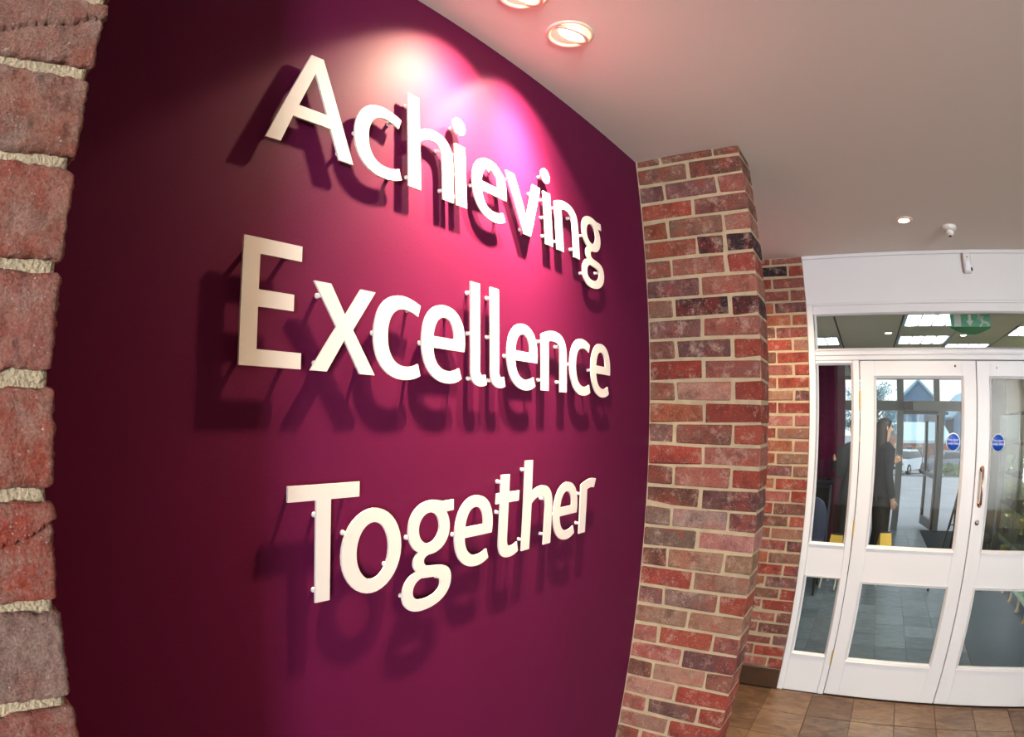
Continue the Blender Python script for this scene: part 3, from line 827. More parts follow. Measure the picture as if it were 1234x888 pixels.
al = empty('alarm_sensor', (1.637, Y2 + 0.004, 2.567))
tag(al, 'slim white sensor box on the panel above the doors', 'sensor')
MB().cbox(-0.030, 0.030, -0.042, 0.0, -0.058, 0.058, 0.008).build('housing', MT['plastic'], al)
MB().cbox(-0.018, 0.018, -0.047, -0.041, -0.050, 0.010, 0.004).build('lens_window', MT['sticker_white'], al)
MB().lathe([(0.0005, -0.004), (0.004, -0.003), (0.004, 0.0)], (0.0, -0.042, 0.032), 14, 'y').build('indicator', MT['dark_dot'], al)
MB().cbox(0.018, 0.031, -0.046, -0.040, -0.050, -0.030, 0.002).build('label_patch', MT['dark_dot'], al)

# ------------------------------------------------------------------ lobby shell beyond the doors
YL = Y2 + FD + 0.004
lf = struct('floor_lobby', MB().box(-1.6, 2.06, YL, YV, -0.12, -0.006), MT['grout'], 'blue grey slate floor of the lobby behind the doors', 'floor')
struct('floor_lobby_carpet', MB().box(2.06, 3.7, YL, YV, -0.12, 0.0), MT['carpet'], 'dark blue grey carpet of the lobby behind the doors', 'carpet')
sl_me = MB().cbox(-0.1485, 0.1485, -0.1485, 0.1485, -0.007, 0.0, 0.001).mesh('slate_tile'); sl_me.materials.append(MT['slate'])
for i in range(6):
    for j in range(23):
        link('slate_tile', sl_me, None, lf, (0.25 + 0.3 * (i + 0.5), YL + 0.06 + 0.3 * (j + 0.5), random.uniform(-0.001, 0)))
lc = struct('ceiling_lobby', MB().box(-1.6, 3.7, YL, YV + 0.1, LC + 0.012, LC + 0.10), MT['tee'], 'suspended tile ceiling of the lobby with dark grid lines', 'ceiling')
pan_me = MB().box(-0.302, 0.302, -0.2985, 0.2985, 0.0, 0.011).mesh('ceiling_panel'); pan_me.materials.append(MT['panel'])
xg = [0.595 + 0.6225 * i for i in range(-3, 6)]
yg0 = 4.34
troffers = {
    (4, 1): 'louvred lobby ceiling light panel just behind the green exit sign', (4, 3): 'louvred lobby ceiling light panel between the two small spotlights',
    (2, 3): 'louvred lobby ceiling light panel seen above the narrow side window', (5, 4): 'louvred lobby ceiling light panel beyond the spotlight below the exit sign',
    (6, 2): 'louvred lobby ceiling light panel near the cream wall',         }
tro = []
for i in range(8):
    for j in range(-0, 11):
        xc = (xg[i] + xg[i + 1]) / 2; yc = yg0 + 0.6 * (j + 0.5)
        if xc > 3.6 or xc < -1.5: continue
        if (i, j) in troffers: tro.append((xc, yc, troffers[(i, j)])); continue
        link('ceiling_panel', pan_me, None, lc, (xc, yc, LC))
def troffer(x, y, label):
    t = empty('troffer_light', (x, y, LC + 0.012)); tag(t, label, 'ceiling light', 'louvred light panels of the lobby ceiling')
    fm = MB()
    for a in (-1, 1):
        fm.box(a * 0.29 - 0.01, a * 0.29 + 0.01, -0.298, 0.298, -0.014, 0); fm.box(-0.30, 0.30, a * 0.288 - 0.01, a * 0.288 + 0.01, -0.014, 0)
    fm.build('frame', MT['louvre'], t)
    for k in range(4):
        xx = -0.21 + 0.14 * k
        MB().tube([(xx, -0.27, -0.0045), (xx, 0.27, -0.0045)], (0.012, 0.004) if False else 0.0035, 8).build('tube', MT['tube'], t)
        MB().box(xx - 0.05, xx + 0.05, -0.275, 0.275, -0.0012, -0.0004).build('diffuser', MT['tube'], t)
    for k in range(5):
        xx = -0.28 + 0.14 * k
        MB().box(xx - 0.004, xx + 0.004, -0.278, 0.278, -0.014, -0.001).build('louvre_blade', MT['louvre'], t)
    for k in range(9):
        yy = -0.24 + 0.06 * k
        MB().box(-0.28, 0.28, yy - 0.0015, yy + 0.0015, -0.013, -0.002).build('louvre_blade', MT['louvre'], t)
for a in tro: troffer(*a)
def small_spot(x, y, label):
    t = empty('recessed_spotlight', (x, y, LC)); tag(t, label, 'downlight', 'small spotlights of the lobby ceiling')
    MB().lathe([(0.045, 0.0), (0.045, -0.003), (0.034, -0.004)], (0, 0, 0), 24).build('trim_ring', MT['ring'], t)
    MB().lathe([(0.034, -0.004), (0.02, -0.007), (0.0005, -0.008)], (0, 0, 0), 24).build('bulb', MT['bulb'], t)
small_spot(1.11, 5.91, 'small lit spotlight in the lobby ceiling beside the louvred panel')
small_spot(1.96, 6.10, 'small lit spotlight in the lobby ceiling below the green exit sign')

# lobby walls
struct('wall_lobby_left', MB().box(-1.6, -1.5, YL, YV, 0, LC), MT['plum'], 'dark plum side wall of the lobby', 'wall')
struct('wall_lobby_plum', MB().box(-1.5, 0.56, 8.2, 8.3, 0, LC), MT['plum'], 'dark plum partition wall seen through the side window', 'wall')
struct('wall_lobby_right', MB().box(3.6, 3.7, YL, YV, 0, LC), MT['cream'], 'cream lobby wall behind the glass display cabinet', 'wall')
struct('wall_lobby_column', MB().box(2.70, 3.02, 8.3, 8.5, 0, LC), MT['grey_wall'], 'grey square column beside the display cabinet', 'column')

# glazed entrance screen
es = empty('window_4', (0, YV, 0)); tag(es, 'grey aluminium glazed entrance screen at the back of the lobby', 'window', kind='structure')
def em(x0, x1, z0, z1, m='alu', y0=-0.05, y1=0.05, name='mullion'):
    return MB().cbox(x0, x1, y0, y1, z0, z1, 0.004).build(name, MT[m], es)
for x0, x1 in ((-1.5, -1.38), (-0.2, -0.07), (0.66, 0.74), (1.47, 1.60), (3.0, 3.12), (3.5, 3.6)): em(x0, x1, 0, LC)
em(2.20, 2.32, 2.052, LC); em(2.29, 2.41, 0, 1.893)
em(-1.5, 3.6, 1.893, 2.052, name='transom'); em(-1.5, 3.6, LC - 0.06, LC + 0.01, y1=0.055, name='transom')
em(1.60, 2.29, 1.84, 1.893, 'alu_dark', name='door_head')
em(1.60, 1.78, 1.905, 2.04, 'alu_dark', -0.075, -0.05, 'door_closer')
MB().box(-1.45, 3.55, -0.004, 0.004, 0.0, LC - 0.06).build('glass_pane', MT['glass'], es)
# open dark door leaf of the entrance
ed = empty('door_3', (2.275, YV - 0.06, 0), math.radians(-80)); tag(ed, 'dark aluminium entrance door leaf standing open in the glazed screen', 'door', kind='structure')
for x0, x1, z0, z1, nm in ((-0.82, -0.73, 0.01, 1.83, 'stile'), (-0.09, 0.0, 0.01, 1.83, 'stile'), (-0.73, -0.09, 0.01, 0.16, 'rail'), (-0.73, -0.09, 1.74, 1.83, 'rail'), (-0.73, -0.09, 0.82, 0.90, 'rail')):
    MB().cbox(x0, x1, -0.025, 0.025, z0, z1, 0.003).build(nm, MT['alu_dark'], ed)
for z0, z1 in ((0.16, 0.82), (0.90, 1.74)): MB().box(-0.73, -0.09, -0.003, 0.003, z0, z1).build('glass_pane', MT['glass'], ed)
MB().tube([(-0.78, -0.025, 0.85), (-0.78, -0.07, 0.87), (-0.78, -0.07, 1.25), (-0.78, -0.025, 1.27)], 0.012, 10).build('pull_handle', MT['chrome'], ed)

# exit sign hanging in the lobby
xs = empty('exit_sign', (1.755, 4.6, LC - 0.032)); tag(xs, 'green hanging exit sign with down arrow and running figure', 'exit sign')
sw_, sh_ = 0.178, 0.165
outline = [(-sw_, -0.02), (-sw_, -0.115)] + [(-sw_ + 2 * sw_ * k / 16.0, -0.120 - 0.045 * math.sin(PI * k / 16.0)) for k in range(17)] + [(sw_, -0.115), (sw_, -0.02)]
MB().prism([outline], lambda u, v, d: (u, d, v), -0.003, 0.003).build('acrylic_plate', MT['acrylic'], xs)
MB().cbox(-sw_ - 0.004, sw_ + 0.004, -0.02, 0.02, -0.022, 0.032, 0.003).build('lamp_housing', MT['plastic'], xs)
exit_green = mat('exit_green', srgb(104, 190, 150), 0.5)
MB().prism([[(-0.175, -0.024), (0.175, -0.024), (0.175, -0.112), (-0.175, -0.112)]], lambda u, v, d: (u, d, v), -0.0046, -0.0034).build('green_field', exit_green, xs)
white_p = mat('exit_mark_white', srgb(226, 234, 228), 0.5)
pf = lambda u, v, d: (u, d, v)
MB().prism([[(-0.145, -0.026), (-0.085, -0.026), (-0.085, -0.110), (-0.145, -0.110)]], pf, -0.0062, -0.0050).build('doorway_mark', white_p, xs)
MB().prism([[(-0.020, -0.028), (0.006, -0.028), (0.006, -0.072), (0.026, -0.072), (-0.007, -0.108), (-0.040, -0.072), (-0.020, -0.072)]], pf, -0.0062, -0.0050).build('arrow_mark', white_p, xs)
run = MB()
def limb(a, b, w=0.007):
    a = Vector((a[0], a[1])); b = Vector((b[0], b[1])); n = (b - a).orthogonal().normalized() * w
    run.prism([[tuple(a + n), tuple(b + n), tuple(b - n), tuple(a - n)]], pf, -0.0062, -0.0050)
limb((0.085, -0.045), (0.110, -0.078), 0.011); limb((0.110, -0.078), (0.150, -0.086)); limb((0.150, -0.086), (0.162, -0.106))
limb((0.108, -0.080), (0.098, -0.100)); limb((0.098, -0.100), (0.080, -0.108)); limb((0.088, -0.048), (0.120, -0.046)); limb((0.085, -0.046), (0.062, -0.060))
run.prism([ell(0.078, -0.034, 0.010, 0.010, 16)], pf, -0.0062, -0.0050)
run.build('running_figure_mark', white_p, xs)

# ------------------------------------------------------------------ people in the lobby
def skin_body(name, chain, material, parent):
    """chain: dict joint -> (pos, radius); edges list"""
    joints, edges = chain
    me = bpy.data.meshes.new(name); bm = bmesh.new()
    lay = bm.verts.layers.skin.verify(); vs = {}
    for k, (p, r) in joints.items():
        v = bm.verts.new(p); v[lay].radius = (r, r) if not isinstance(r, tuple) else r
        vs[k] = v
    vs['pelvis'][lay].use_root = True
    for a, b in edges: bm.edges.new((vs[a], vs[b]))
    bm.to_mesh(me); bm.free()
    o = bpy.data.objects.new(name, me); COL.objects.link(o)
    o.modifiers.new('skin', 'SKIN'); s = o.modifiers.new('sub', 'SUBSURF'); s.levels = 2; s.render_levels = 2
    dg = bpy.context.evaluated_depsgraph_get(); dg.update()
    m2 = bpy.data.meshes.new_from_object(o.evaluated_get(dg))
    bpy.data.objects.remove(o); bpy.data.meshes.remove(me)
    for p in m2.polygons: p.use_smooth = True
    m2.materials.clear()
    return link(name, m2, material, parent)

def oval(cx, cy, z, rx, ry, n=20):
    return [(cx + rx * math.cos(2 * PI * k / n), cy + ry * math.sin(2 * PI * k / n), z) for k in range(n)]

def person(loc, rz, label, coat, trousers, coat_hem=0.80, arm='down', long_hair=True):
    """standing figure, local +y is forward, 1.72 m tall"""
    t = empty('person', loc, rz); tag(t, label, 'person')
    J = {'pelvis': ((0, 0, 0.95), 0.12), 'waist': ((0, 0.0, 1.10), 0.115), 'chest': ((0, -0.01, 1.30), (0.15, 0.115)), 'neckb': ((0, -0.01, 1.44), 0.06),
         'neck': ((0, 0.0, 1.50), 0.050), 'jaw': ((0, 0.030, 1.555), 0.062), 'head': ((0, 0.012, 1.635), 0.086), 'crown': ((0, 0.0, 1.685), 0.062)}
    E_ = [('pelvis', 'waist'), ('waist', 'chest'), ('chest', 'neckb'), ('neckb', 'neck'), ('neck', 'jaw'), ('jaw', 'head'), ('head', 'crown')]
    arms = {}
    for s, sd_ in ((-1, 'l'), (1, 'r')):
        J.update({'hip' + sd_: ((s * 0.09, 0, 0.88), 0.088), 'knee' + sd_: ((s * 0.10, 0.02, 0.48), 0.058), 'calf' + sd_: ((s * 0.10, -0.01, 0.34), 0.056), 'ankle' + sd_: ((s * 0.10, -0.015, 0.09), 0.036), 'toe' + sd_: ((s * 0.11, 0.13, 0.035), 0.032)})
        E_ += [('pelvis', 'hip' + sd_), ('hip' + sd_, 'knee' + sd_), ('knee' + sd_, 'calf' + sd_), ('calf' + sd_, 'ankle' + sd_), ('ankle' + sd_, 'toe' + sd_)]
        sh = (s * 0.175, -0.01, 1.40)
        if arm == 'bent' or (arm == 'one' and s < 0):
            el, wr_, hn = (s * 0.235, -0.02, 1.13), (s * 0.17, 0.19, 1.22), (s * 0.155, 0.25, 1.255)
        else:
            el, wr_, hn = (s * 0.235, -0.03, 1.12), (s * 0.235, 0.05, 0.88), (s * 0.23, 0.07, 0.82)
        J.update({'sh' + sd_: (sh, 0.058), 'el' + sd_: (el, 0.042), 'wr' + sd_: (wr_, 0.027), 'hn' + sd_: (hn, (0.040, 0.020))})
        E_ += [('chest', 'sh' + sd_), ('sh' + sd_, 'el' + sd_), ('el' + sd_, 'wr' + sd_), ('wr' + sd_, 'hn' + sd_)]
        hv = (Vector(hn) - Vector(wr_)).normalized()
        side = Vector((0, 1, 0)) if abs(hv.y) < 0.7 else Vector((0, 0, 1))
        for q, (off_, ln) in enumerate(((-0.027, 0.062), (-0.009, 0.075), (0.009, 0.072), (0.026, 0.055))):
            a = Vector(hn) + side * off_ + hv * 0.02
            J['f%d%s' % (q, sd_)] = (tuple(a), 0.0095); J['g%d%s' % (q, sd_)] = (tuple(a + hv * ln * 0.55), 0.0085); J['t%d%s' % (q, sd_)] = (tuple(a + hv * ln * 0.85 + Vector((-s * 0.02, 0, 0))), 0.0075)
            E_ += [('hn' + sd_, 'f%d%s' % (q, sd_)), ('f%d%s' % (q, sd_), 'g%d%s' % (q, sd_)), ('g%d%s' % (q, sd_), 't%d%s' % (q, sd_))]
        th = Vector(hn) - hv * 0.01 + side * 0.045
        J['th' + sd_] = (tuple(th), 0.010); J['tt' + sd_] = (tuple(th + hv * 0.04 + side * 0.012), 0.0085)
        E_ += [('hn' + sd_, 'th' + sd_), ('th' + sd_, 'tt' + sd_)]
        arms[sd_] = (sh, el, wr_)
    body = skin_body('body', (J, E_), MT['skin'], t)
    # face
    MB().tube([(0, 0.085, 1.64), (0, 0.112, 1.605), (0, 0.092, 1.592)], [0.008, 0.014, 0.010], 8).build('nose', MT['skin'], t)
    for s in (-1, 1):
        MB().tube([(s * 0.033, 0.088, 1.641), (s * 0.033, 0.0955, 1.641)], [0.012, 0.006], 10).build('eye', MT['hair'], t)
        MB().tube([(s * 0.084, 0.0, 1.60), (s * 0.094, -0.008, 1.625), (s * 0.086, -0.005, 1.65)], [0.010, 0.015, 0.010], 8).build('ear', MT['skin'], t)
    MB().tube([(-0.024, 0.080, 1.565), (0, 0.090, 1.563), (0.024, 0.080, 1.565)], [0.004, 0.007, 0.004], 8).build('mouth', mat('lips', srgb(160, 92, 84), 0.5) if 'lips' not in bpy.data.materials else bpy.data.materials['lips'], t)
    # hair
    hz = [(1.735, 0.02, 0.02), (1.725, 0.062, 0.066), (1.69, 0.092, 0.098), (1.64, 0.102, 0.098)]
    low = [(1.58, 0.105, 0.082), (1.48, 0.110, 0.075), (1.38, 0.115, 0.06), (1.30, 0.09, 0.04)] if long_hair else [(1.58, 0.092, 0.078), (1.54, 0.07, 0.05)]
    rings = []
    for z, rx, ry in hz + low:
        cy = -0.008 if z > 1.66 else (-0.03 if z > 1.6 else -0.055 - (0.03 if z < 1.45 else 0))
        rings.append(oval(0, cy, z, rx, ry))
    MB().loft(rings).build('hair', MT['hair'], t)
    # coat
    hem = coat_hem
    cr = [(1.475, 0.075, 0.07), (1.455, 0.15, 0.085), (1.425, 0.205, 0.105), (1.40, 0.215, 0.115), (1.33, 0.20, 0.135), (1.20, 0.178, 0.13), (1.08, 0.172, 0.128), (0.96, 0.19, 0.14), (hem, 0.205, 0.155), (hem - 0.005, 0.195, 0.145)]
    MB().loft([oval(0, -0.008, z, a, b, 24) for z, a, b in cr]).build('coat', MT[coat], t)
    for sd_, (sh, el, wr_) in arms.items():
        mid = Vector(sh).lerp(Vector(el), 0.5)
        MB().tube([sh, mid, el, Vector(el).lerp(Vector(wr_), 0.5), wr_], [0.088, 0.076, 0.064, 0.056, 0.048], 14).build('sleeve', MT[coat], t)
    for s in (-1, 1):
        MB().tube([(s * 0.085, 0, 0.95), (s * 0.092, 0.0, 0.80), (s * 0.10, 0.018, 0.48), (s * 0.10, -0.008, 0.30), (s * 0.10, -0.012, 0.06)], [0.105, 0.098, 0.074, 0.066, 0.062], 16).build('trouser_leg', MT[trousers], t)
        MB().loft([oval(s * 0.105, 0.045 + d, z, rx, ry, 16) for z, rx, ry, d in ((0.0, 0.044, 0.125, 0), (0.03, 0.048, 0.128, 0), (0.06, 0.044, 0.11, -0.012), (0.095, 0.038, 0.055, -0.05))]).build('shoe', MT['black'], t)
    return t

pa = person((1.115, 7.55, 0), math.radians(-70), 'person with long dark hair in a navy coat facing the entrance', 'navy', 'olive_black', 0.88, 'one')
MB().tube([(0.12, 0.10, 1.45), (0.02, 0.145, 1.30), (-0.10, 0.15, 1.12), (-0.17, 0.12, 1.0)], [(0.006, 0.022)] * 4, 10).build('bag_strap', MT['strap'], pa)
pb = person((0.735, 7.30, 0), math.radians(35), 'person in a black coat with one forearm raised, mostly behind the door frame', 'black', 'black', 0.82, 'one', False)

# yellow caution boards
def caution(x, y, rz, label):
    t = empty('caution_sign', (x, y, 0), rz); tag(t, label, 'floor sign', 'yellow folding floor signs in the lobby')
    for s in (-1, 1):
        v = [(-0.085, s * 0.10, 0.33), (0.085, s * 0.10, 0.33), (0.07, s * 0.015, 0.54), (-0.07, s * 0.015, 0.54)]
        w = [(a, b - s * 0.012, c) for a, b, c in v]
        MB().add(v + w, [(0, 1, 2, 3), (7, 6, 5, 4), (0, 4, 5, 1), (1, 5, 6, 2), (2, 6, 7, 3), (3, 7, 4, 0)]).build('board', MT['yellow'], t)
        for q in (-1, 1):
            MB().tube([(q * 0.075, s * 0.093, 0.34), (q * 0.09, s * 0.18, 0.012)], 0.011, 8).build('leg', MT['strap'], t)
    MB().tube([(-0.06, 0, 0.545), (0.06, 0, 0.545)], 0.012, 10).build('hinge_bar', MT['black'], t)
caution(1.19, 7.05, 0.25, 'yellow folding floor sign standing before the person in the navy coat')
caution(0.60, 6.75, -0.2, 'yellow folding floor sign seen through the narrow side window')

# tripod by the entrance
tp = empty('tripod', (2.14, 7.1, 0), 0.3); tag(tp, 'black camera tripod standing on the lobby floor near the doors', 'tripod')
for a in (200, 320, 80):
    dx, dy = math.cos(math.radians(a)), math.sin(math.radians(a))
    lg = MB().tube([(dx * 0.02, dy * 0.02, 1.15), (dx * 0.20, dy * 0.20, 0.62)], 0.015, 10).build('leg', MT['black_metal'], tp)
    MB().tube([(dx * 0.20, dy * 0.20, 0.64), (dx * 0.41, dy * 0.41, 0.012)], 0.010, 10).build('lower_tube', MT['black_metal'], lg)
    MB().lathe([(0.014, 0.0), (0.016, 0.012), (0.010, 0.02)], (dx * 0.41, dy * 0.41, 0), 12).build('rubber_foot', MT['rubber'], lg)
    MB().tube([(0, 0, 0.66), (dx * 0.19, dy * 0.19, 0.66)], 0.006, 8).build('spreader', MT['black_metal'], tp)
MB().tube([(0, 0, 0.62), (0, 0, 1.32)], 0.014, 12).build('centre_column', MT['black_metal'], tp)
MB().cbox(-0.035, 0.035, -0.045, 0.045, 1.32, 1.38, 0.008).build('head', MT['black_metal'], tp)

# reception desk, chair and leaflet holders behind the side window
dk = empty('reception_desk', (-0.15, 7.55, 0)); tag(dk, 'dark reception desk before the plum partition', 'desk')
MB().cbox(-0.55, 0.58, -0.25, 0.25, 0.0, 1.00, 0.006).build('body', MT['desk'], dk)
MB().cbox(-0.58, 0.62, -0.29, 0.29, 1.00, 1.035, 0.006).build('counter_top', MT['navy'], dk)
MB().cbox(-0.55, 0.58, -0.262, -0.248, 0.04, 0.96, 0.004).build('front_panel', MT['black'], dk)
for i, (x, h, m) in enumerate(((0.30, 0.26, 'strap'), (0.44, 0.23, 'lobby_plum'), (0.55, 0.25, 'lobby_plum'))):
    lh = empty('leaflet_holder', (-0.15 + x, 7.5, 1.035))
    tag(lh, ['slim pale leaflet holder on the reception desk', 'plum leaflet holder in the middle of the reception desk', 'plum leaflet holder at the end of the reception desk'][i], 'leaflet holder')
    MB().cbox(-0.035, 0.035, -0.03, 0.03, 0, 0.015, 0.003).build('base', MT['black'], lh)
    MB().cbox(-0.025, 0.025, -0.006, 0.006, 0.014, h, 0.003).build('panel', MT[m], lh)
def chair(loc, rz, label, m):
    t = empty('lobby_chair', loc, rz); tag(t, label, 'chair')
    MB().cbox(-0.25, 0.25, -0.25, 0.25, 0.40, 0.48, 0.025).build('seat', MT[m], t)
    rings = []
    for z, w, d in ((0.46, 0.25, 0.0), (0.60, 0.26, -0.02), (0.75, 0.25, -0.05), (0.86, 0.20, -0.075), (0.90, 0.13, -0.085)):
        ring = []
        for k in range(20):
            a = 2 * PI * k / 20
            ring.append((w * math.cos(a), -0.24 + d + 0.035 * math.sin(a), z))
        rings.append(ring)
    MB().loft(rings).build('backrest', MT[m], t)
    for sx in (-1, 1):
        for sy in (-1, 1): MB().tube([(sx * 0.21, sy * 0.21, 0.41), (sx * 0.23, sy * 0.24, 0.0)], 0.013, 10).build('leg', MT['black_metal'], t)
    return t
chair((0.20, 6.55, 0), math.radians(180), 'slate blue lobby chair in front of the reception desk', 'blue_chair')
chair((2.47, 7.74, 0), math.radians(180), 'black lobby chair beside the glass display cabinet', 'black')

# glass display cabinet with trophies
cb_ = empty('display_cabinet', (2.80, 5.72, 0)); tag(cb_, 'tall glass display cabinet with brass feet against the cream wall', 'display cabinet')
CWX, CWY, CZ0, CZ1 = 0.55, 2.10, 0.20, 1.79
MB().cbox(0, CWX, 0, CWY, CZ0 - 0.05, CZ0, 0.004).build('base', mat('pale_green_laminate', srgb(150, 176, 136), 0.4), cb_)
for fx in (0.05, CWX - 0.05):
    for fy in (0.05, 0.42, 0.80, 1.18, 1.60, 2.05):
        MB().lathe([(0.030, 0.0), (0.030, 0.012), (0.018, 0.03), (0.016, CZ0 - 0.05)], (fx, fy, 0), 16).build('foot', MT['brass'], cb_)
for px in (0.008, CWX - 0.008):
    for py in (0.008, CWY / 2, CWY - 0.008):
        MB().box(px - 0.008, px + 0.008, py - 0.008, py + 0.008, CZ0, CZ1).build('post', MT['chrome'], cb_)
MB().box(0, CWX, 0, CWY, CZ1, CZ1 + 0.012).build('top_panel', MT['glass_green'], cb_)
for nm, b in (('side_glass', (0.001, 0.005, 0.01, CWY - 0.01)), ('end_glass', (0.01, CWX - 0.01, 0.001, 0.005)), ('end_glass', (0.01, CWX - 0.01, CWY - 0.005, CWY - 0.001)), ('back_glass', (CWX - 0.005, CWX - 0.001, 0.01, CWY - 0.01))):
    MB().box(b[0], b[1], b[2], b[3], CZ0, CZ1).build(nm, MT['glass_green'], cb_)
shz = [0.52, 0.84, 1.16, 1.48]
for z in shz: MB().box(0.012, CWX - 0.012, 0.012, CWY - 0.012, z, z + 0.008).build('shelf', MT['glass_green'], cb_)
for z in (1.765,):
    for fy in (0.3, 0.78, 1.25):
        MB().lathe([(0.0005, 0.0), (0.03, 0.0), (0.03, 0.018)], (0.28, fy, z), 16).build('cabinet_lamp', mat('cabinet_lamp_glow', (1, 0.95, 0.7, 1), 0.5, emit=(1.0, 0.92, 0.62, 1), estr=10.0) if 'cabinet_lamp_glow' not in bpy.data.materials else bpy.data.materials['cabinet_lamp_glow'], cb_)
def trophy(x, y, z, s, m, label):
    t = empty('trophy_cup', (2.80 + x, 5.72 + y, z)); tag(t, label, 'trophy', 'trophies in the display cabinet')
    MB().cbox(-0.045 * s, 0.045 * s, -0.045 * s, 0.045 * s, 0, 0.05 * s, 0.004).build('plinth', MT['black'], t)
    MB().lathe([(0.03 * s, 0.05 * s), (0.012 * s, 0.075 * s), (0.012 * s, 0.10 * s), (0.035 * s, 0.125 * s), (0.055 * s, 0.17 * s), (0.060 * s, 0.22 * s), (0.054 * s, 0.218 * s), (0.03 * s, 0.15 * s), (0.0005, 0.135 * s)], (0, 0, 0), 20).build('cup', MT[m], t)
    for q in (-1, 1):
        MB().tube([(q * 0.055 * s, 0, 0.205 * s), (q * 0.085 * s, 0, 0.20 * s), (q * 0.085 * s, 0, 0.16 * s), (q * 0.048 * s, 0, 0.145 * s)], 0.005 * s, 8).build('handle', MT[m], t)
lv = ['bottom', 'second', 'third', 'fourth', 'top']
spots = ['entrance end', 'middle toward the entrance', 'middle toward the doors', 'end by the doors']
for a, z in enumerate([CZ0] + [q + 0.008 for q in shz[:4]]):
    for b_, y in enumerate((1.78, 1.30, 0.80, 0.30)):
        if a == 4 and b_ in (0, 1): continue
        gold = (a + b_) % 2 == 0
        trophy(0.11 + 0.10 * ((a * 3 + b_) % 3), y, z + 0.0005, 0.85 + 0.07 * ((a + b_) % 3), 'brass' if gold else 'trophy_silver',
               '%s trophy cup on the %s level of the display cabinet, %s' % ('gold' if gold else 'silver', lv[a], spots[b_]))

# ------------------------------------------------------------------ outside
def gz(y):  # ground falls gently away from the entrance
    return -0.02 - max(0, min(y, 44) - YV) * (1.18 / 31.0)
go = MB()
ys = [YV + 0.06, 20, 30, 44, 200]
go.add([(x, y, gz(y)) for y in ys for x in (-60, 90)], [(2 * i, 2 * i + 1, 2 * i + 3, 2 * i + 2) for i in range(len(ys) - 1)])
go.add([(x, y, gz(y) - 0.4) for y in ys for x in (-60, 90)], [(2 * i + 2, 2 * i + 3, 2 * i + 1, 2 * i) for i in range(len(ys) - 1)])
struct('ground_paving', go, MT['paving'], 'pale paved forecourt outside the entrance', 'paving')
struct('ground_kerb', MB().box(-20, 30, 36.9, 37.2, gz(37) - 0.05, gz(37) + 0.06), MT['tarmac'], 'grey kerb line across the forecourt', 'kerb')

GZ = gz(44)
def building(name, x0, x1, y0, y1, ze, zr, mw, mr, label, ridge='y', doors=True):
    t = empty(name, ((x0 + x1) / 2, (y0 + y1) / 2, GZ)); tag(t, label, 'building')
    cx, cy = (x0 + x1) / 2, (y0 + y1) / 2; w, d = (x1 - x0) / 2, (y1 - y0) / 2; he, hr = ze - GZ, zr - GZ
    if ridge == 'y':
        pr = [(-w, 0), (w, 0), (w, he), (0, hr), (-w, he)]
        MB().prism([pr], lambda u, v, q: (u, q, v), -d, d).build('walls', MT[mw], t)
        o = 0.35
        for s in (-1, 1):
            sl = (hr - he) / w
            rp = [(0, hr + 0.02), (s * (w + o), he - sl * o + 0.02), (s * (w + o), he - sl * o + 0.25), (0, hr + 0.25)]
            MB().prism([rp], lambda u, v, q: (u, q, v), -d - o, d + o).build('roof', MT[mr], t)
    else:
        pr = [(-d, 0), (d, 0), (d, he), (0, hr), (-d, he)]
        MB().prism([pr], lambda u, v, q: (q, u, v), -w, w).build('walls', MT[mw], t)
        o = 0.35
        for s in (-1, 1):
            sl = (hr - he) / d
            rp = [(0, hr + 0.02), (s * (d + o), he - sl * o + 0.02), (s * (d + o), he - sl * o + 0.22), (0, hr + 0.22)]
            MB().prism([rp], lambda u, v, q: (q, u, v), -w - o, w + o).build('roof', MT[mr], t)
    return t, w, d
t, w, d = building('brick_annex', 3.35, 7.6, 47, 51, 0.70, 1.75, 'red_brick', 'snow', 'low red brick annex with a snow covered roof', ridge='x')
t.rotation_euler = (0, 0, 0.30)
for x in (-1.55, -0.6):
    f = MB().box(x - 0.3, x + 0.3, -d - 0.05, -d + 0.02, 0.9, 1.6).build('window', MT['alu'], t)
    MB().box(x - 0.24, x + 0.24, -d - 0.07, -d - 0.045, 0.96, 1.54).build('pane', MT['car_glass'], f)
t, w, d = building('warehouse', 3.6, 9.6, 60, 75, 3.0, 5.55, 'clad', 'clad_roof', 'blue grey clad warehouse with a gable behind the annex')
for x in (-2.4, -1.2, 0, 1.2, 2.4):
    MB().box(x - 0.05, x + 0.05, -d - 0.06, -d + 0.02, 0, 4.0 + (1.2 - abs(x) * 0.45)).build('cladding_rib', MT['clad_roof'], t)
t, w, d = building('warehouse', 10.9, 16.5, 62, 78, 2.6, 5.0, 'clad', 'clad_roof', 'blue grey clad warehouse standing next to the gabled one')
MB().box(0.2, 2.4, -d - 0.06, -d + 0.02, 0, 3.6).build('roller_door', MT['snow'], t)

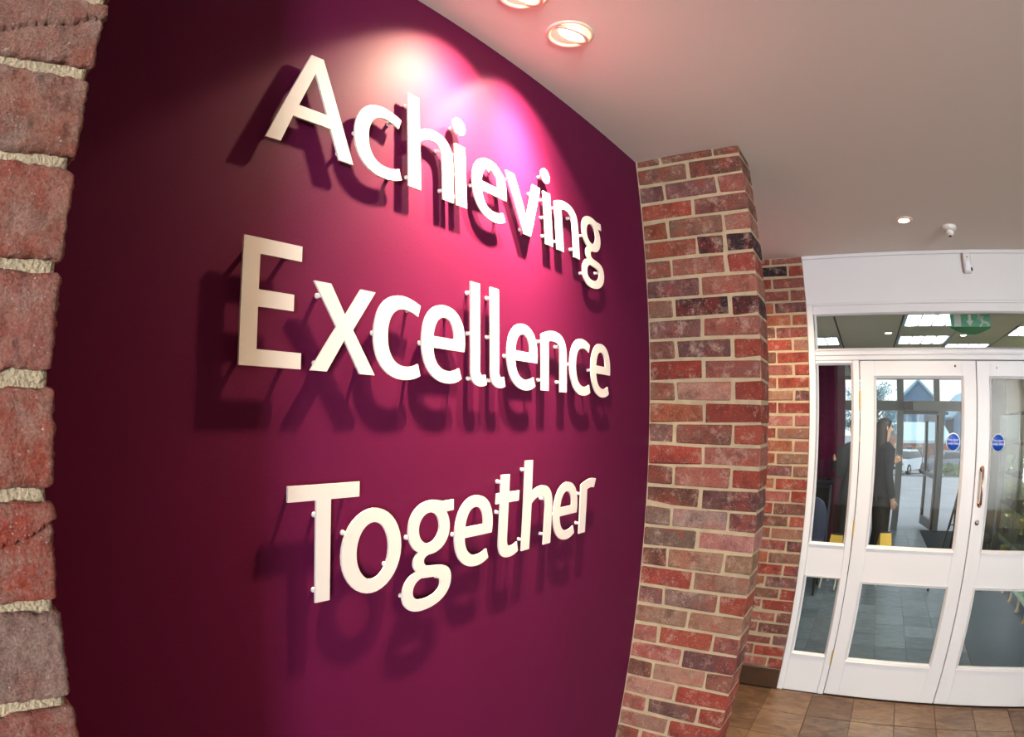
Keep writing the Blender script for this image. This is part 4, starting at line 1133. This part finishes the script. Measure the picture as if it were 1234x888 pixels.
def car(x, y, rz, paint, label):
    t = empty('parked_car', (x, y, gz(y)), rz); tag(t, label, 'car')
    prof = [(-2.0, 0.30), (-2.05, 0.62), (-1.95, 0.86), (-1.2, 0.95), (1.0, 0.98), (1.85, 0.92), (2.0, 0.70), (2.0, 0.30)]
    MB().prism([[(p[0], p[1]) for p in prof]], lambda u, v, q: (q, u, v), -0.84, 0.84).build('body', paint, t)
    cab_lo = [(-0.80, -1.25), (0.80, -1.25), (0.80, 1.45), (-0.80, 1.45)]
    cab_hi = [(-0.62, -0.45), (0.62, -0.45), (0.62, 0.95), (-0.62, 0.95)]
    MB().loft([[(a, b, 0.95) for a, b in cab_lo], [(a, b, 1.36) for a, b in cab_hi]], smooth=False).build('windows', MT['car_glass'], t)
    MB().loft([[(a * 1.02, b * 1.02, 1.355) for a, b in cab_hi], [(a * 0.95, b * 0.95, 1.44) for a, b in cab_hi]], smooth=False).build('roof', paint, t)
    for sx in (-1, 1):
        for yy in (-1.25, 1.25):
            wh = MB().lathe([(0.0005, -0.1), (0.31, -0.1), (0.33, -0.06), (0.33, 0.06), (0.31, 0.1), (0.0005, 0.1)], (sx * 0.80, yy, 0.33), 20, 'x').build('wheel', MT['rubber'], t)
            MB().lathe([(0.0005, -0.11), (0.20, -0.11), (0.20, 0.11), (0.0005, 0.11)], (sx * 0.80, yy, 0.33), 16, 'x').build('hub_cap', MT['chrome'], wh)
        MB().cbox(sx * 0.62 - 0.16, sx * 0.62 + 0.16, -2.08, -1.98, 0.62, 0.78, 0.02).build('headlight', MT['chrome'], t)
    MB().cbox(-0.5, 0.5, -2.09, -2.0, 0.36, 0.52, 0.01).build('grille', MT['black'], t)
car(3.95, 41.2, math.radians(-28), MT['car_white'], 'white parked car before the low brick annex')
car(7.4, 43.8, math.radians(-62), MT['car_silver'], 'silver parked car beside the white car')
car(12.6, 43.0, math.radians(-80), MT['car_white'], 'white parked car below the farther warehouse')

def leaf_tree(x, y, h, label, seed, spread=1.0):
    rnd = random.Random(seed)
    t = empty('tree', (x, y, gz(y))); tag(t, label, 'tree')
    MB().tube([(0, 0, 0), (0.05, 0, h * 0.35), (-0.05, 0.05, h * 0.7), (0, 0, h * 0.9)], [0.16, 0.12, 0.07, 0.02], 10).build('trunk', MT['bark'], t)
    br = MB(); lf_ = MB()
    for k in range(26):
        a = rnd.uniform(0, 2 * PI); z0 = h * rnd.uniform(0.3, 0.85); r = spread * (1.15 - z0 / h) * rnd.uniform(1.0, 1.7) + 0.3
        p0 = Vector((0, 0, z0)); p1 = Vector((math.cos(a) * r, math.sin(a) * r, z0 + r * 0.55))
        br.tube([p0, p0.lerp(p1, 0.5) + Vector((0, 0, 0.08)), p1], [0.04, 0.025, 0.008], 6)
        for q in range(70):
            c = p0.lerp(p1, rnd.uniform(0.35, 1.08)) + Vector([rnd.gauss(0, 0.18) for _ in range(3)])
            u = Vector([rnd.gauss(0, 1) for _ in range(3)]).normalized(); w = u.orthogonal().normalized(); s = rnd.uniform(0.06, 0.12)
            lf_.add([c - u * s, c + w * s * 0.5, c + u * s, c - w * s * 0.5], [(0, 1, 2, 3)])
    br.build('branches', MT['bark'], t)
    o = lf_.build('foliage', MT['leaf'], t); o['kind'] = 'stuff'
leaf_tree(1.75, 38.0, 5.2, 'frosty tree on the forecourt beside the entrance', 4)
leaf_tree(0.2, 46.0, 6.4, 'taller frosty tree standing behind the other one', 9, 1.3)
def hedge(x0, x1, y, h, label, seed):
    rnd = random.Random(seed)
    t = empty('hedge', ((x0 + x1) / 2, y, gz(y))); tag(t, label, 'hedge'); m = MB(); w = (x1 - x0) / 2
    for q in range(1500):
        c = Vector((rnd.uniform(-w, w), rnd.uniform(-0.4, 0.4), rnd.uniform(0.05, h))); u = Vector([rnd.gauss(0, 1) for _ in range(3)]).normalized(); v = u.orthogonal().normalized(); s = rnd.uniform(0.08, 0.16)
        m.add([c - u * s, c + v * s * 0.6, c + u * s, c - v * s * 0.6], [(0, 1, 2, 3)])
    MB().cbox(-w, w, -0.3, 0.3, 0, h * 0.8, 0.1).build('core', MT['hedge'], t)
    o = m.build('foliage', MT['hedge'], t); o['kind'] = 'stuff'
hedge(6.6, 12.5, 39.5, 0.7, 'low clipped hedge along the edge of the forecourt', 5)
